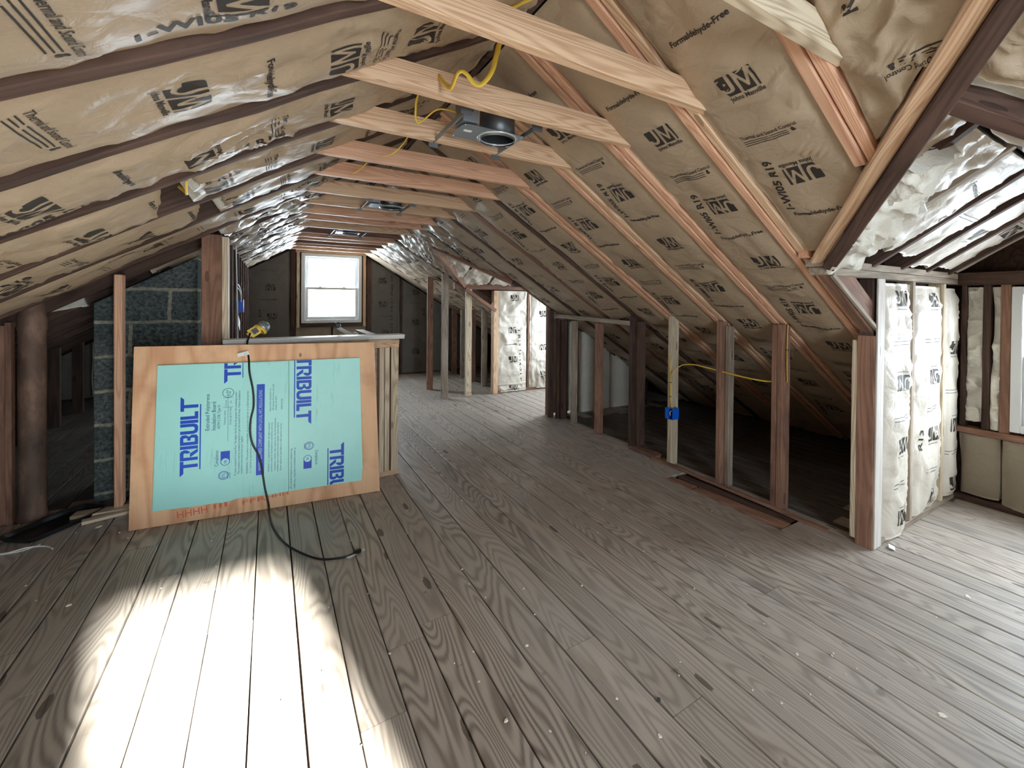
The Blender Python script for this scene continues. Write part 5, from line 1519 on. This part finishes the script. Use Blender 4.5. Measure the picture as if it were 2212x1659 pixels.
box('box_inside', (2.855, 2.588, .448), (.02, .046, .08), M['black'], bx, bev=0)
tube('wire_end', [(2.83, 2.590, .475), (2.812, 2.600, .455), (2.815, 2.595, .43)], .003, M['white'], bx)
tube('wire_end', [(2.83, 2.580, .478), (2.81, 2.585, .44), (2.82, 2.585, .42)], .003, M['black'], bx)
c1 = tube('cable', [(2.835, 2.600, .49), (2.832, 2.612, .55), (2.832, 2.616, .65), (2.832, 2.614, .74), (2.835, 2.58, .805), (2.842, 2.50, .862), (2.848, 2.40, .880), (2.85, 2.30, .876), (2.86, 2.16, .862), (2.86, 1.95, .845), (2.87, 1.80, .840), (2.88, 1.70, .850)], .0065, M['cable'], flat=.5)
tag(c1, 'yellow cable rising from the blue box and sagging across to the next posts', 'cable')
tag(tube('cable', [(2.835, 2.580, .49), (2.833, 2.608, .55), (2.833, 2.612, .65), (2.833, 2.618, .74), (2.833, 2.622, .84), (2.833, 2.626, .90), (2.832, 2.62, .93)], .006, M['cable'], flat=.5), 'short yellow cable standing up from the blue box along the pale post', 'cable')
tag(tube('cable', [(2.875, 1.640, 1.235), (2.868, 1.640, 1.15), (2.868, 1.640, 1.02), (2.87, 1.640, .92), (2.875, 1.640, .865), (2.885, 1.655, .85)], .0065, M['cable'], flat=.5), 'yellow cable hanging down the side of the red-brown post', 'cable')
for z in (.585, .705, 1.07):
    y = 2.612 if z < 1 else 1.638
    o = box('cable_staple', (2.830 if z < 1 else 2.868, y, z), (.012, .018, .005), M['black'], bev=.001); tag(o, 'black staple holding the yellow cable, ' + {.585: 'lower one on the pale post', .705: 'upper one on the pale post', 1.07: 'on the red-brown post'}[z], 'cable staple', 'cable staples')

# ================================================================== THINGS ON THE FLOOR
tr = empty('plastic_tray', (-1.06, 3.86, 0)); tag(tr, 'black oblong plastic tray lying by the iron pipe', 'tray')


def tray():
    bm = bmesh.new(); n = 48; L, W = .215, .105
    ax = Vector((.31, .42, 0)).normalized(); ay = Vector((-ax.y, ax.x, 0)); c = Vector((-1.065, 3.855, 0))
    rings = []
    for sc_, z in ((.86, .004), (.93, .006), (1.0, .026), (1.03, .030), (1.03, .034), (.98, .033), (.90, .012), (.84, .010)):
        ring = []
        for k in range(n):
            a = 2 * math.pi * k / n; cx_, sy_ = math.cos(a), math.sin(a)
            e = .35
            p = c + ax * (L * sc_ * math.copysign(abs(cx_) ** e, cx_)) + ay * (W * sc_ * math.copysign(abs(sy_) ** e, sy_) * (1 - .12 * cx_))
            ring.append(bm.verts.new((p.x, p.y, z)))
        rings.append(ring)
    for a, b in zip(rings, rings[1:]):
        for k in range(n): bm.faces.new((a[k], a[(k + 1) % n], b[(k + 1) % n], b[k]))
    bm.faces.new(rings[0][::-1]); bm.faces.new(rings[-1])
    return bm_obj('tray_body', bm, M['bedliner'], tr, smooth=False)


tray()
tag(tube('cable', [(-1.55, 3.70, .006), (-1.38, 3.66, .006), (-1.25, 3.60, .006), (-1.17, 3.56, .010), (-1.10, 3.575, .012), (-1.03, 3.56, .006), (-.985, 3.50, .006)], .004, M['white'], flat=.7), 'thin white cord on the floor at the left edge below the black tray', 'cord')
tag(tube('cable', [(-1.30, 3.62, .005), (-1.20, 3.57, .005), (-1.12, 3.56, .005), (-1.06, 3.60, .006)], .003, M['white'], flat=.7), 'second thin white cord crossing under the black tray', 'cord')

rng = random.Random(42)
fixed = [(212, 1139), (163, 1151), (258, 1151), (276, 1163), (457, 1169), (55, 1266), (78, 1298), (148, 1308), (1137, 1395), (1022, 1408), (1034, 1473), (1093, 1558), (1722, 1414), (1800, 1412), (1797, 1417), (2090, 1289), (2034, 1545), (1359, 1103), (1391, 1191), (998, 1081),
         (998, 1230), (1013, 1262), (1131, 1272), (1155, 1328), (1257, 1266), (1049, 1291), (975, 1155), (878, 1154), (1302, 1100), (1291, 1151), (842, 1412), (1484, 1284), (1500, 1272), (1650, 1348), (1688, 1519), (1332, 1510), (880, 1103), (757, 1168), (159, 1058), (1538, 1104), (1425, 1590), (1188, 1580)]


def floor_pt(u, v):
    d = _R * ((u - PX) / F_PX) + _D * ((v - PY) / F_PX) + _f
    t = -EYE / d.z
    return Vector((d.x * t, d.y * t, 0))


for k in range(30): fixed.append((rng.uniform(300, 2100), rng.uniform(1180, 1640)))
for k, (u, v) in enumerate(fixed):
    p = floor_pt(u, v)
    r = rng.uniform(.004, .009) * (1.5 if k in (0, 7, 8, 12, 15, 16) else .75 if k < 42 else .4)
    bm = bmesh.new(); n = rng.randint(5, 7); a0 = rng.random() * 6
    pts = [(r * rng.uniform(.6, 1.2) * math.cos(a0 + 2 * math.pi * i / n) * 1.4, r * rng.uniform(.6, 1.2) * math.sin(a0 + 2 * math.pi * i / n)) for i in range(n)]
    h = rng.uniform(.002, .004)
    a = [bm.verts.new((x, y, 0)) for x, y in pts]; b = [bm.verts.new((x * .7, y * .7, h)) for x, y in pts]
    bm.faces.new(a[::-1]); bm.faces.new(b)
    for i in range(n): bm.faces.new((a[i], a[(i + 1) % n], b[(i + 1) % n], b[i]))
    o = bm_obj('plaster_chip', bm, M['plaster'], None, Matrix.Translation((p.x, p.y, .0005)) @ Matrix.Rotation(rng.random() * 6, 4, 'Z'))
    tag(o, 'small white plaster chip lying on the floorboards', 'plaster chip', 'plaster chips on the floor')
o = box('grey_chip', floor_pt(1423, 1513) + Vector((0, 0, .002)), (.018, .012, .003), M['zinc_dark'], bev=.0008, rot=Matrix.Rotation(.7, 3, 'Z')); tag(o, 'small bluish grey chip on the floorboards in the foreground', 'chip')
o = box('paper_scrap', (2.955, 1.07, .008), (.05, .03, .002), M['white'], bev=0, rot=Matrix.Rotation(.4, 3, 'Z') @ Matrix.Rotation(.25, 3, 'X')); tag(o, 'scrap of white paper on the floor at the foot of the corner post', 'paper scrap')
